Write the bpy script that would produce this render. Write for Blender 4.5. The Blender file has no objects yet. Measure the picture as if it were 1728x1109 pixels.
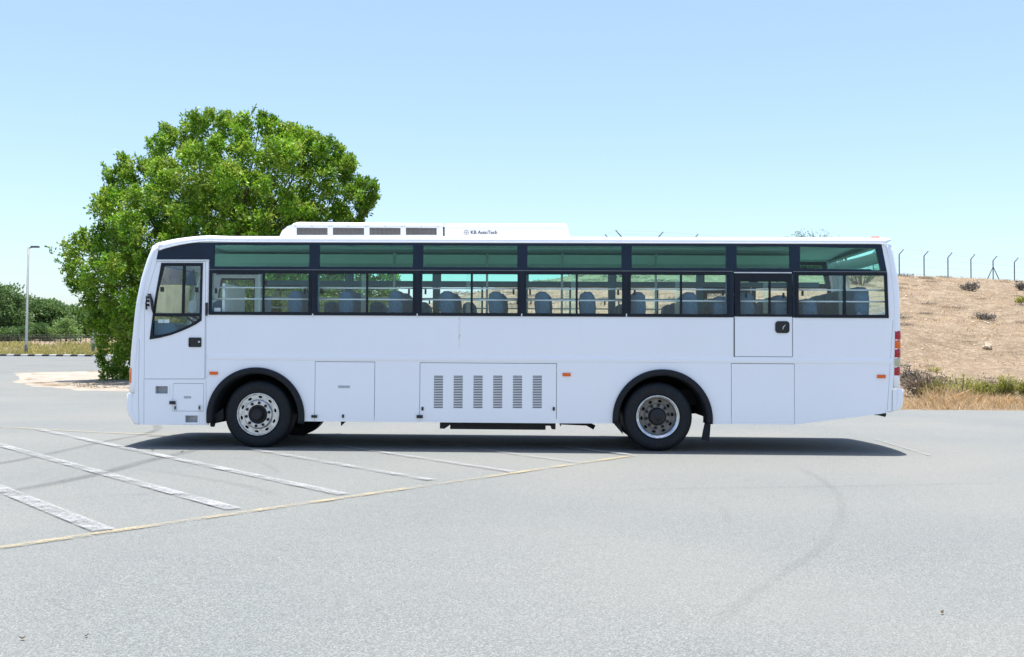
import bpy, bmesh, math, random
import numpy as np
from mathutils import Vector, Matrix
from mathutils.geometry import tessellate_polygon

random.seed(7)
rng = np.random.default_rng(7)
scene = bpy.context.scene
COL = scene.collection

# ------------------------------------------------------------------ camera
F = 1518.0                                   # focal length in photo pixels (photo 1728 wide)
CAM = Vector((0.0, -12.7, 1.335))
YAW, PITCH, ROLL = math.atan(41 / F), math.atan(45.5 / F), math.radians(0.35)
FW = Vector((-math.sin(YAW) * math.cos(PITCH), math.cos(YAW) * math.cos(PITCH), math.sin(PITCH)))
R0 = Vector((math.cos(YAW), math.sin(YAW), 0))
U0 = R0.cross(FW)
RT = R0 * math.cos(ROLL) + U0 * math.sin(ROLL)
UP = RT.cross(FW)
cd = bpy.data.cameras.new('camera')
cd.sensor_width = 36.0
cd.lens = F * 36.0 / 1728.0
cd.clip_start, cd.clip_end = 0.1, 3000
cam = bpy.data.objects.new('camera', cd)
COL.objects.link(cam)
cam.matrix_world = Matrix(((RT.x, UP.x, -FW.x, CAM.x), (RT.y, UP.y, -FW.y, CAM.y),
                           (RT.z, UP.z, -FW.z, CAM.z), (0, 0, 0, 1)))
scene.camera = cam

# ------------------------------------------------------------------ light
SUN_EL = math.radians(84.3)                  # midday, sun just behind the bus
world = bpy.data.worlds.new('World')
scene.world = world
world.use_nodes = True
wn = world.node_tree
for n in list(wn.nodes):
    wn.nodes.remove(n)
sky = wn.nodes.new('ShaderNodeTexSky')
sky.sky_type = 'NISHITA'
sky.sun_disc = False
sky.sun_elevation = SUN_EL
sky.sun_rotation = 0.0                       # rotation 0 = +Y
sky.altitude = 0
sky.air_density = 1.0
sky.dust_density = 1.8
sky.ozone_density = 3.0
bg = wn.nodes.new('ShaderNodeBackground')
bg.inputs[1].default_value = 0.126
wo = wn.nodes.new('ShaderNodeOutputWorld')
wn.links.new(sky.outputs[0], bg.inputs[0])
wn.links.new(bg.outputs[0], wo.inputs[0])

sd = bpy.data.lights.new('sun', 'SUN')
sd.energy = 4.6
sd.angle = math.radians(0.5)
sd.color = (1.0, 0.96, 0.90)
sun = bpy.data.objects.new('sun', sd)
COL.objects.link(sun)
sun.location = (0, 20, 60)
sun.rotation_euler = Vector((0, -math.cos(SUN_EL), -math.sin(SUN_EL))).to_track_quat('-Z', 'Y').to_euler()

vs = scene.view_settings
vs.view_transform = 'Standard'
vs.look = 'None'
vs.exposure = 1.0
vs.gamma = 1.0
vs.use_curve_mapping = False
scene.cycles.max_bounces = 10
scene.cycles.diffuse_bounces = 5
scene.cycles.transparent_max_bounces = 24
scene.cycles.use_denoising = True

# ------------------------------------------------------------------ measuring helpers (photo pixel -> metre on a real plane)
def ray(px, py):
    return FW * F + RT * (px - 864.0) + UP * (554.5 - py)

def B(px, py, Y=0.0):
    d = ray(px, py)
    p = CAM + d * ((Y - CAM.y) / d.y)
    return (p.x, p.z)

def BX(px, py=600.0, Y=0.0):
    return B(px, py, Y)[0]

def BP(pts, Y=0.0):
    return [B(a, b, Y) for a, b in pts]

def smooth(a, b, x):
    t = min(1.0, max(0.0, (x - a) / (b - a)))
    return t * t * (3 - 2 * t)

def lerp_tab(tab, x):
    return float(np.interp(x, [t[0] for t in tab], [t[1] for t in tab]))

H_RIDGE = [(-60, 1.0), (-24, 1.3), (-14, 2.6), (-8, 4.2), (-5, 5.0), (-2.5, 5.6), (1.5, 6.4), (4.5, 7.3), (9, 7.45), (13, 7.4), (20, 7.5), (35, 7.7), (60, 7.9), (120, 8.2)]
H_LEFT = [(-80, 0), (27, 0.0), (35, 0.22), (45, 0.45), (62, 1.0), (66, 1.1), (72, 1.3), (88, 2.4), (103, 3.1), (140, 4.4), (220, 6.5), (500, 8)]

def y_ridge(x):
    return 44.3 + max(0.0, x - 5.4) * 0.5

def ground_h(x, y):
    yr = y_ridge(x)
    yf = 16.0
    t = (y - yf) / (yr - yf)
    if t <= 0:
        hr = 0.0
    elif t < 1:
        e = t * t * 1.6 if t < 0.25 else (0.1 + (t - 0.25) * 1.2)
        hr = lerp_tab(H_RIDGE, x) * min(1.0, e)
    else:
        hr = lerp_tab(H_RIDGE, x)
    if y > 14:
        hr += 0.10 * math.sin(x * 0.9 + y * 0.35) * smooth(18, 26, y) * (1 - smooth(38, 48, y)) + 0.07 * math.sin(x * 0.37 - y * 0.8 + 1.3) * smooth(18, 26, y)
        hr += 0.12 * math.sin(x * 0.21 + 0.5 * y) * smooth(20, 30, y) * (1 - smooth(40, 50, y))
    hl = lerp_tab(H_LEFT, y)
    w = smooth(-24, -9, x)
    return hl * (1 - w) + hr * w

def G(px, py):
    d = ray(px, py)
    t0 = 0.002
    p = CAM + d * t0
    t = t0
    for i in range(6000):
        t = t0 + i * 0.00003 * (1 + i * 0.002)
        p = CAM + d * t
        if p.z <= ground_h(p.x, p.y):
            break
    return (p.x, p.y)

def at(px, py, Y):
    x, z = B(px, py, Y)
    return Vector((x, Y, z))

# ------------------------------------------------------------------ node / material helpers
class NT:
    def __init__(self, name):
        self.m = bpy.data.materials.new(name)
        self.m.use_nodes = True
        self.t = self.m.node_tree
        for n in list(self.t.nodes):
            self.t.nodes.remove(n)
        self.out = self.t.nodes.new('ShaderNodeOutputMaterial')

    def n(self, typ, **kw):
        nd = self.t.nodes.new(typ)
        for k, v in kw.items():
            if k.startswith('i_'):
                key = k[2:]
                key = int(key) if key.isdigit() else key.replace('_', ' ')
                nd.inputs[key].default_value = v
            else:
                setattr(nd, k, v)
        return nd

    def l(self, a, b):
        self.t.links.new(a, b)

    def coords(self, scale=(1, 1, 1), kind='Object'):
        tc = self.n('ShaderNodeTexCoord')
        mp = self.n('ShaderNodeMapping')
        mp.inputs['Scale'].default_value = scale
        self.l(tc.outputs[kind], mp.inputs[0])
        return mp.outputs[0]

    def noise(self, vec, scale, detail=3, rough=0.55):
        nz = self.n('ShaderNodeTexNoise')
        nz.inputs['Scale'].default_value = scale
        nz.inputs['Detail'].default_value = detail
        nz.inputs['Roughness'].default_value = rough
        self.l(vec, nz.inputs['Vector'])
        return nz.outputs[0]

    def ramp(self, fac, stops, interp='LINEAR'):
        r = self.n('ShaderNodeValToRGB')
        r.color_ramp.interpolation = interp
        e = r.color_ramp.elements
        while len(e) < len(stops):
            e.new(0.5)
        for i, (p, c) in enumerate(stops):
            e[i].position = p
            e[i].color = (*c, 1) if len(c) == 3 else c
        self.l(fac, r.inputs[0])
        return r.outputs[0]

    def mix(self, fac, a, b, mode='MIX'):
        m = self.n('ShaderNodeMix')
        m.data_type = 'RGBA'
        m.blend_type = mode
        for sock, v in ((m.inputs['Factor'], fac), (m.inputs[6], a), (m.inputs[7], b)):
            if hasattr(v, 'is_linked'):
                self.l(v, sock)
            else:
                sock.default_value = v if not isinstance(v, tuple) else (*v, 1)
        return m.outputs[2]

    def principled(self, color=None, rough=0.5, metal=0.0, **kw):
        p = self.n('ShaderNodeBsdfPrincipled')
        if color is not None:
            if hasattr(color, 'is_linked'):
                self.l(color, p.inputs['Base Color'])
            else:
                p.inputs['Base Color'].default_value = (*color, 1)
        if hasattr(rough, 'is_linked'):
            self.l(rough, p.inputs['Roughness'])
        else:
            p.inputs['Roughness'].default_value = rough
        p.inputs['Metallic'].default_value = metal
        for k, v in kw.items():
            p.inputs[k.replace('_', ' ')].default_value = v
        self.l(p.outputs[0], self.out.inputs[0])
        return p

    def bump(self, p, height, strength=0.3, dist=0.02):
        b = self.n('ShaderNodeBump')
        b.inputs['Strength'].default_value = strength
        b.inputs['Distance'].default_value = dist
        self.l(height, b.inputs['Height'])
        self.l(b.outputs[0], p.inputs['Normal'])


def simple(name, color, rough=0.5, metal=0.0, var=0.12, scale=6.0, **kw):
    t = NT(name)
    v = t.coords()
    nz = t.noise(v, scale, 4)
    c0 = tuple(max(0, c * (1 - var)) for c in color)
    c1 = tuple(min(1, c * (1 + var)) for c in color)
    t.principled(t.ramp(nz, [(0.3, c0), (0.7, c1)]), rough, metal, **kw)
    return t.m


M = {}

def paint_white(name, base):
    t = NT(name)
    v = t.coords()
    big = t.noise(v, 0.7, 4)
    fine = t.noise(t.coords((1, 1, 0.25)), 9, 5, 0.7)
    c = t.ramp(big, [(0.3, tuple(b * 0.97 for b in base)), (0.7, base)])
    dirt = t.ramp(fine, [(0.55, (0, 0, 0)), (0.85, (0.05, 0.05, 0.05))])
    c = t.mix(dirt, c, (0.45, 0.40, 0.33))
    p = t.principled(c, 0.32, 0.0, Coat_Weight=0.25, Coat_Roughness=0.12)
    wave = t.noise(v, 1.7, 2)
    t.bump(p, wave, 0.10, 0.02)
    return t.m

M['white'] = paint_white('white_paint', (0.93, 0.93, 0.96))
M['roof'] = paint_white('white_roof', (0.84, 0.84, 0.83))
M['band'] = simple('black_band', (0.008, 0.018, 0.040), 0.22, 0, 0.2, 2.0, Specular_IOR_Level=0.25)
M['frame'] = simple('black_frame', (0.009, 0.013, 0.020), 0.45, 0, 0.3, 14, Specular_IOR_Level=0.25)
M['trim'] = simple('alloy_trim', (0.60, 0.61, 0.63), 0.4, 0.3)
M['rubber'] = simple('black_rubber', (0.0085, 0.011, 0.015), 0.6, 0, 0.35, 18, Specular_IOR_Level=0.3)
M['plastic'] = simple('black_plastic', (0.010, 0.011, 0.013), 0.4, 0, 0.25, 25)
M['chassis'] = simple('dark_chassis', (0.012, 0.012, 0.013), 0.75, 0, 0.4, 9)
M['lining'] = simple('wheelhouse_lining', (0.008, 0.008, 0.009), 0.9)
M['fabric'] = simple('seat_fabric', (0.075, 0.16, 0.24), 0.9, 0, 0.2, 30)
M['fabric_side'] = simple('seat_side_shell', (0.20, 0.30, 0.36), 0.6, 0, 0.1, 30)
M['pale'] = simple('interior_panel', (0.84, 0.88, 0.86), 0.55, 0, 0.05, 4)
M['duct'] = simple('air_duct', (0.88, 0.92, 0.88), 0.5, 0, 0.04, 3)
M['floor_in'] = simple('interior_floor', (0.45, 0.47, 0.48), 0.6)
M['in_dark'] = simple('interior_dark', (0.07, 0.19, 0.28), 0.7)
M['rail'] = simple('white_rail', (0.72, 0.74, 0.74), 0.35)
M['orange'] = simple('amber_lens', (0.80, 0.13, 0.01), 0.15, 0, 0.08, 60)
M['red'] = simple('red_lens', (0.42, 0.008, 0.02), 0.12, 0, 0.1, 60)
M['clear'] = simple('clear_lens', (0.50, 0.48, 0.30), 0.12, 0, 0.15, 60)
M['plate'] = simple('grey_plate', (0.42, 0.44, 0.46), 0.5, 0, 0.25, 120)
M['recess'] = simple('recess_grey', (0.50, 0.51, 0.53), 0.5)
M['paper'] = simple('white_sticker', (0.8, 0.8, 0.8), 0.6)
M['letter'] = simple('dark_lettering', (0.02, 0.025, 0.03), 0.5)
M['letter_tyre'] = simple('raised_rubber', (0.006, 0.006, 0.007), 0.35)
M['galv'] = simple('galvanised_steel', (0.17, 0.185, 0.19), 0.5, 0.3, 0.15, 5)
M['post'] = simple('dark_steel_post', (0.05, 0.06, 0.075), 0.6, 0, 0.3, 5)
M['lampgrey'] = simple('lamp_head_grey', (0.11, 0.11, 0.11), 0.5)
M['bark'] = simple('bark', (0.13, 0.10, 0.07), 0.9, 0, 0.4, 12)
M['curtain'] = simple('dark_curtain', (0.03, 0.07, 0.13), 0.85, 0, 0.2, 6)

def steel(name, base, rough, metal):
    t = NT(name)
    nz = t.noise(t.coords(), 14, 6, 0.7)
    c = t.ramp(nz, [(0.35, tuple(b * 0.6 for b in base)), (0.6, base)])
    t.principled(c, rough, metal)
    return t.m

M['rim'] = steel('rim_silver', (0.70, 0.71, 0.73), 0.26, 0.9)
M['rim_dirty'] = steel('rim_dusty', (0.27, 0.25, 0.22), 0.55, 0.3)
M['flange'] = steel('hub_flange', (0.40, 0.38, 0.35), 0.5, 0.4)
M['hub'] = steel('hub_black', (0.018, 0.018, 0.02), 0.55, 0.2)

def glass(name, tint, refl=1.0):
    t = NT(name)
    tr = t.n('ShaderNodeBsdfTransparent')
    tr.inputs[0].default_value = (*tint, 1)
    gl = t.n('ShaderNodeBsdfGlossy')
    gl.inputs['Roughness'].default_value = 0.0
    gl.inputs['Color'].default_value = (1, 1, 1, 1)
    lw = t.n('ShaderNodeLayerWeight')                    # Schlick reflectance of a thin pane, the same from both sides
    pw = t.n('ShaderNodeMath', operation='POWER')
    pw.inputs[1].default_value = 5.0
    t.l(lw.outputs['Facing'], pw.inputs[0])
    ma = t.n('ShaderNodeMath', operation='MULTIPLY_ADD', use_clamp=True)
    ma.inputs[1].default_value = 0.92
    ma.inputs[2].default_value = 0.045 * refl
    t.l(pw.outputs[0], ma.inputs[0])
    mx = t.n('ShaderNodeMixShader')
    t.l(ma.outputs[0], mx.inputs[0])
    t.l(tr.outputs[0], mx.inputs[1])
    t.l(gl.outputs[0], mx.inputs[2])
    t.l(mx.outputs[0], t.out.inputs[0])
    return t.m

M['glass'] = glass('clear_glass', (0.88, 0.97, 0.97), 1.0)
M['glass_green'] = glass('green_glass', (0.43, 0.90, 0.74), 0.5)
M['mirror'] = simple('mirror_glass', (0.75, 0.78, 0.80), 0.03, 1.0, 0.02)

def vent_mesh():
    t = NT('vent_mesh')
    v = t.coords((1, 1, 1))
    ck = t.n('ShaderNodeTexChecker')
    mp = t.n('ShaderNodeMapping')
    mp.inputs['Rotation'].default_value = (0, math.radians(45), 0)
    t.l(v, mp.inputs[0])
    t.l(mp.outputs[0], ck.inputs[0])
    ck.inputs['Scale'].default_value = 75
    ck.inputs[1].default_value = (0.20, 0.19, 0.18, 1)
    ck.inputs[2].default_value = (0.03, 0.03, 0.03, 1)
    nz = t.noise(v, 5, 3)
    c = t.mix(t.ramp(nz, [(0.4, (0, 0, 0)), (0.7, (0.5, 0.5, 0.5))]), ck.outputs[0], (0.10, 0.085, 0.07))
    t.principled(c, 0.6, 0.2)
    return t.m
M['vent'] = vent_mesh()

def asphalt(name, dark=1.0):
    t = NT(name)
    v = t.coords()
    a = t.noise(v, 150, 2, 0.6)
    b2 = t.noise(v, 68, 3, 0.75)
    vo = t.n('ShaderNodeTexVoronoi')
    vo.inputs['Scale'].default_value = 125
    t.l(v, vo.inputs['Vector'])
    big = t.noise(v, 0.28, 5, 0.6)
    mid = t.noise(v, 1.1, 4, 0.6)
    D = dark
    k = lambda r, g, b: (r * D * 0.965, g * D * 1.005, b * D * 0.99)
    c1 = t.ramp(a, [(0.30, k(0.075, 0.077, 0.077)), (0.48, k(0.158, 0.164, 0.160)), (0.56, k(0.20, 0.207, 0.20)), (0.74, k(0.35, 0.36, 0.345))])
    c2 = t.mix(0.45, c1, t.ramp(vo.outputs['Color'], [(0.1, k(0.045, 0.046, 0.048)), (0.5, k(0.16, 0.162, 0.16)), (0.9, k(0.36, 0.36, 0.345))]))
    c2 = t.mix(t.ramp(b2, [(0.35, (0.35, 0.35, 0.35)), (0.55, (0, 0, 0))]), c2, k(0.09, 0.093, 0.097))
    c3 = t.mix(t.ramp(big, [(0.38, (0, 0, 0)), (0.66, (0.40, 0.40, 0.40))]), c2, k(0.245, 0.228, 0.20))
    c4 = t.mix(t.ramp(mid, [(0.42, (0.0, 0.0, 0.0)), (0.75, (0.20, 0.20, 0.20))]), c3, k(0.125, 0.135, 0.15))
    sp = t.noise(v, 24, 2, 0.5)
    c5 = t.mix(t.ramp(sp, [(0.745, (0, 0, 0)), (0.78, (0.6, 0.6, 0.6))]), c4, (0.05, 0.05, 0.05))
    p = t.principled(c5, 0.9, 0.0)
    p.inputs['Specular IOR Level'].default_value = 0.4
    t.bump(p, t.mix(0.5, a, b2), 0.6, 0.006)
    return t.m
M['asphalt'] = asphalt('asphalt_lot', 0.92)
M['road'] = asphalt('asphalt_road', 0.85)

def worn_paint(name, col, lo, hi, scale=18):
    t = NT(name)
    v = t.coords()
    n1 = t.noise(v, scale, 6, 0.75)
    n2 = t.noise(v, 2.4, 4)
    s = t.n('ShaderNodeMath', operation='ADD')
    t.l(n1, s.inputs[0])
    m2 = t.n('ShaderNodeMath', operation='MULTIPLY_ADD')
    m2.inputs[1].default_value = 0.75
    m2.inputs[2].default_value = -0.375
    t.l(n2, m2.inputs[0])
    t.l(m2.outputs[0], s.inputs[1])
    fac = t.ramp(s.outputs[0], [(lo, (0.06, 0.06, 0.06)), (hi, (0.92, 0.92, 0.92))])
    p = t.principled(col, 0.8)
    tr = t.n('ShaderNodeBsdfTransparent')
    mx = t.n('ShaderNodeMixShader')
    t.l(fac, mx.inputs[0])
    t.l(tr.outputs[0], mx.inputs[1])
    t.l(p.outputs[0], mx.inputs[2])
    t.l(mx.outputs[0], t.out.inputs[0])
    return t.m
M['mark_white'] = worn_paint('worn_white_paint', (0.30, 0.308, 0.31), 0.36, 0.66, 34)
M['mark_faint'] = worn_paint('faint_white_paint', (0.285, 0.293, 0.296), 0.42, 0.72, 34)
M['mark_yellow'] = worn_paint('worn_yellow_paint', (0.36, 0.295, 0.17), 0.40, 0.72, 30)
def skid_mat(name, col, alpha):
    t = NT(name)
    v = t.coords()
    at_ = t.n('ShaderNodeAttribute', attribute_name='fade')
    n1 = t.ramp(t.noise(v, 22, 5, 0.8), [(0.30, (0.25, 0.25, 0.25)), (0.65, (1, 1, 1))])
    n2 = t.ramp(t.noise(v, 0.8, 2), [(0.30, (0.35, 0.35, 0.35)), (0.60, (1, 1, 1))])
    f = t.mix(1.0, n1, n2, 'MULTIPLY')
    f = t.mix(1.0, f, at_.outputs['Color'], 'MULTIPLY')
    f = t.mix(1.0, f, (alpha, alpha, alpha), 'MULTIPLY')
    p = t.principled(col, 0.85)
    tr = t.n('ShaderNodeBsdfTransparent')
    mx = t.n('ShaderNodeMixShader')
    t.l(f, mx.inputs[0]); t.l(tr.outputs[0], mx.inputs[1]); t.l(p.outputs[0], mx.inputs[2])
    t.l(mx.outputs[0], t.out.inputs[0])
    return t.m
M['skid'] = skid_mat('tyre_rubber_mark', (0.05, 0.05, 0.053), 0.34)
M['skid_faint'] = skid_mat('faint_rubber_mark', (0.06, 0.06, 0.063), 0.10)
M['rust'] = worn_paint('rust_streak', (0.50, 0.42, 0.33), 0.50, 2.2, 14)

def terrain_mat():
    t = NT('sandy_ground')
    v = t.coords()
    vs_ = t.coords((1, 1, 2.2))
    big = t.noise(v, 0.22, 5, 0.62)
    mid = t.noise(vs_, 1.1, 6, 0.66)
    fine = t.noise(vs_, 6.5, 6, 0.72)
    vo = t.n('ShaderNodeTexVoronoi')
    vo.inputs['Scale'].default_value = 3.2
    t.l(vs_, vo.inputs['Vector'])
    streak = t.noise(t.coords((0.5, 1.4, 3.0)), 1.6, 6, 0.7)
    tiny = t.noise(v, 17, 4, 0.75)
    c = t.ramp(mid, [(0.28, (0.18, 0.134, 0.088)), (0.48, (0.285, 0.222, 0.148)), (0.66, (0.42, 0.340, 0.240))])
    c = t.mix(t.ramp(fine, [(0.38, (0.75, 0.75, 0.75)), (0.55, (0, 0, 0))]), c, (0.14, 0.10, 0.072))
    c = t.mix(t.ramp(tiny, [(0.40, (0.6, 0.6, 0.6)), (0.54, (0, 0, 0))]), c, (0.17, 0.125, 0.09))
    c = t.mix(t.ramp(vo.outputs['Distance'], [(0.06, (0.6, 0.6, 0.6)), (0.24, (0, 0, 0))]), c, (0.58, 0.48, 0.37))
    c = t.mix(t.ramp(streak, [(0.50, (0, 0, 0)), (0.68, (0.65, 0.65, 0.65))]), c, (0.165, 0.13, 0.10))
    c = t.mix(t.ramp(big, [(0.42, (0, 0, 0)), (0.68, (0.4, 0.4, 0.4))]), c, (0.26, 0.195, 0.13))
    p = t.principled(c, 0.95)
    p.inputs['Specular IOR Level'].default_value = 0.1
    t.bump(p, t.mix(0.5, mid, fine), 0.9, 0.25)
    return t.m
M['terrain'] = terrain_mat()
def gravel_mat():
    t = NT('pale_gravel')
    v = t.coords()
    c = t.ramp(t.noise(v, 1.2, 6, 0.7), [(0.3, (0.235, 0.205, 0.165)), (0.7, (0.40, 0.36, 0.30))])
    c = t.mix(t.ramp(t.noise(v, 12, 4, 0.75), [(0.40, (0.55, 0.55, 0.55)), (0.56, (0, 0, 0))]), c, (0.17, 0.14, 0.11))
    p = t.principled(c, 0.95)
    t.bump(p, t.noise(v, 9, 4), 0.6, 0.05)
    return t.m
M['gravel'] = gravel_mat()

def leaf_mat(name, cols, trans=0.35):
    t = NT(name)
    g = t.n('ShaderNodeNewGeometry')
    c = t.ramp(g.outputs['Random Per Island'], cols)
    big = t.noise(t.coords(), 0.9, 3)
    c = t.mix(t.ramp(big, [(0.42, (0, 0, 0)), (0.64, (0.5, 0.5, 0.5))]), c, cols[-1][1])
    shade_patch = t.noise(t.coords((1.13, 1.07, 1.21)), 0.62, 3)                 # random deeper patches, painted in for shade between leaf clumps
    c = t.mix(t.ramp(shade_patch, [(0.44, (0, 0, 0)), (0.62, (0.72, 0.72, 0.72))]), c, tuple(x * 0.75 for x in cols[0][1]))
    p = t.n('ShaderNodeBsdfPrincipled')
    t.l(c, p.inputs['Base Color'])
    p.inputs['Roughness'].default_value = 0.5
    p.inputs['Specular IOR Level'].default_value = 0.3
    tl = t.n('ShaderNodeBsdfTranslucent')
    hs = t.n('ShaderNodeHueSaturation')
    hs.inputs['Value'].default_value = 1.5
    hs.inputs['Hue'].default_value = 0.485
    t.l(c, hs.inputs['Color'])
    t.l(hs.outputs[0], tl.inputs[0])
    mx = t.n('ShaderNodeMixShader')
    mx.inputs[0].default_value = trans
    t.l(p.outputs[0], mx.inputs[1])
    t.l(tl.outputs[0], mx.inputs[2])
    t.l(mx.outputs[0], t.out.inputs[0])
    return t.m
M['leaf_big'] = leaf_mat('ficus_leaf', [(0.0, (0.062, 0.178, 0.009)), (0.5, (0.145, 0.335, 0.015)), (0.9, (0.255, 0.455, 0.030)), (1.0, (0.36, 0.40, 0.08))], 0.26)
M['leaf_far'] = leaf_mat('far_dark_leaf', [(0.0, (0.055, 0.120, 0.040)), (0.6, (0.100, 0.190, 0.055)), (1.0, (0.15, 0.24, 0.075))])
M['leaf_light'] = leaf_mat('far_light_leaf', [(0.0, (0.09, 0.18, 0.045)), (0.6, (0.15, 0.26, 0.065)), (1.0, (0.20, 0.30, 0.09))])
M['leaf_lime'] = leaf_mat('lime_shrub_leaf', [(0.0, (0.20, 0.23, 0.035)), (0.6, (0.33, 0.35, 0.055)), (1.0, (0.45, 0.42, 0.10))])
M['twig'] = leaf_mat('dry_twig', [(0.0, (0.22, 0.17, 0.115)), (0.6, (0.34, 0.275, 0.195)), (1.0, (0.46, 0.38, 0.28))], 0.15)
M['twig_dark'] = leaf_mat('grey_twig', [(0.0, (0.11, 0.10, 0.085)), (0.6, (0.19, 0.175, 0.15)), (1.0, (0.27, 0.24, 0.20))], 0.1)
M['straw'] = leaf_mat('straw_grass', [(0.0, (0.36, 0.25, 0.12)), (0.6, (0.50, 0.37, 0.19)), (1.0, (0.62, 0.49, 0.29))], 0.3)
M['grass_yellow'] = leaf_mat('yellow_grass', [(0.0, (0.22, 0.25, 0.06)), (0.6, (0.34, 0.34, 0.10)), (1.0, (0.50, 0.41, 0.18))], 0.3)
M['stone'] = simple('pale_stone', (0.50, 0.40, 0.29), 0.9, 0, 0.25, 8)
M['deadleaf'] = simple('dead_leaf', (0.16, 0.09, 0.04), 0.8, 0, 0.4, 40)
M['kerb_w'] = simple('kerb_white', (0.62, 0.62, 0.60), 0.8)
M['kerb_b'] = simple('kerb_black', (0.04, 0.04, 0.045), 0.8)

# ------------------------------------------------------------------ object helpers
ROOT_LOC = {}

def link(name, mesh, mat=None, parent=None, loc=None):
    o = bpy.data.objects.new(name, mesh)
    COL.objects.link(o)
    if mat is not None:
        mats = mat if isinstance(mat, (list, tuple)) else [mat]
        for m in mats:
            mesh.materials.append(m)
    if parent is not None:
        o.parent = parent
        if parent.type == 'EMPTY' and loc is None:
            o.location = -Vector(parent.location)
    if loc is not None:
        o.location = loc
    return o

def tag(o, label=None, cat=None, group=None, kind=None):
    if label: o['label'] = label
    if cat: o['category'] = cat
    if group: o['group'] = group
    if kind: o['kind'] = kind
    return o

def empty(name, loc, label, cat, group=None):
    o = bpy.data.objects.new(name, None)
    COL.objects.link(o)
    o.location = loc
    o.empty_display_size = 0.3
    return tag(o, label, cat, group)

def bm_mesh(bm, name, recalc=True, smooth_=False):
    if recalc:
        bmesh.ops.recalc_face_normals(bm, faces=bm.faces)
    if smooth_:
        for f in bm.faces:
            f.smooth = True
    me = bpy.data.meshes.new(name)
    bm.to_mesh(me)
    bm.free()
    return me

def add_box(bm, x0, x1, y0, y1, z0, z1, bev=0.0):
    vs_ = [bm.verts.new(p) for p in ((x0, y0, z0), (x1, y0, z0), (x1, y1, z0), (x0, y1, z0),
                                     (x0, y0, z1), (x1, y0, z1), (x1, y1, z1), (x0, y1, z1))]
    fs = [bm.faces.new([vs_[i] for i in q]) for q in ((0, 3, 2, 1), (4, 5, 6, 7), (0, 1, 5, 4), (1, 2, 6, 5), (2, 3, 7, 6), (3, 0, 4, 7))]
    if bev > 0:
        es = list({e for f in fs for e in f.edges})
        bmesh.ops.bevel(bm, geom=es, offset=bev, segments=2, affect='EDGES', profile=0.6)

def box(name, x0, x1, y0, y1, z0, z1, mat, parent=None, bev=0.0):
    bm = bmesh.new()
    add_box(bm, x0, x1, y0, y1, z0, z1, bev)
    return link(name, bm_mesh(bm, name), mat, parent)

def add_tube(bm, pts, r, seg=8, cap=True):
    pts = [Vector(p) for p in pts]
    rs = r if isinstance(r, (list, tuple)) else [r] * len(pts)
    rings = []
    for i, p in enumerate(pts):
        a = pts[max(0, i - 1)]
        b = pts[min(len(pts) - 1, i + 1)]
        d = (b - a).normalized()
        q = d.to_track_quat('Z', 'Y')
        rings.append([bm.verts.new(p + q @ Vector((rs[i] * math.cos(2 * math.pi * k / seg), rs[i] * math.sin(2 * math.pi * k / seg), 0))) for k in range(seg)])
    for i in range(len(rings) - 1):
        for k in range(seg):
            bm.faces.new((rings[i][k], rings[i][(k + 1) % seg], rings[i + 1][(k + 1) % seg], rings[i + 1][k]))
    if cap:
        bm.faces.new(list(reversed(rings[0])))
        bm.faces.new(rings[-1])

def add_plate(bm, loops, y0, y1):
    """flat plate in the XZ plane: loops[0] outline, the others holes"""
    loops3 = [[Vector((p[0], p[1], 0)) for p in lp] for lp in loops]
    tris = tessellate_polygon(loops3)
    flat = [p for lp in loops for p in lp]
    fr = [bm.verts.new((p[0], y0, p[1])) for p in flat]
    bk = [bm.verts.new((p[0], y1, p[1])) for p in flat]
    for a, b, c in tris:
        try:
            bm.faces.new((fr[a], fr[b], fr[c]))
            bm.faces.new((bk[c], bk[b], bk[a]))
        except ValueError:
            pass
    k = 0
    for lp in loops:
        n = len(lp)
        for i in range(n):
            a, b = k + i, k + (i + 1) % n
            try:
                bm.faces.new((fr[a], fr[b], bk[b], bk[a]))
            except ValueError:
                pass
        k += n

def plate(name, loops, y0, y1, mat, parent=None):
    bm = bmesh.new()
    add_plate(bm, loops, y0, y1)
    return link(name, bm_mesh(bm, name), mat, parent)

def rect(x0, x1, z0, z1, r=0.0, seg=4):
    if r <= 0:
        return [(x0, z0), (x1, z0), (x1, z1), (x0, z1)]
    out = []
    for cx, cz, a0 in ((x0 + r, z0 + r, 180), (x1 - r, z0 + r, 270), (x1 - r, z1 - r, 0), (x0 + r, z1 - r, 90)):
        for i in range(seg + 1):
            a = math.radians(a0 + 90 * i / seg)
            out.append((cx + r * math.cos(a), cz + r * math.sin(a)))
    return out

def round_poly(pts, r, seg=4):
    out = []
    n = len(pts)
    for i in range(n):
        p0, p, p1 = Vector(pts[i - 1]), Vector(pts[i]), Vector(pts[(i + 1) % n])
        a, b = (p0 - p), (p1 - p)
        d = min(r, a.length * 0.45, b.length * 0.45)
        a, b = p + a.normalized() * d, p + b.normalized() * d
        for k in range(seg + 1):
            t = k / seg
            q = a * (1 - t) ** 2 + p * 2 * t * (1 - t) + b * t * t
            out.append((q.x, q.y))
    return out

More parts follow.
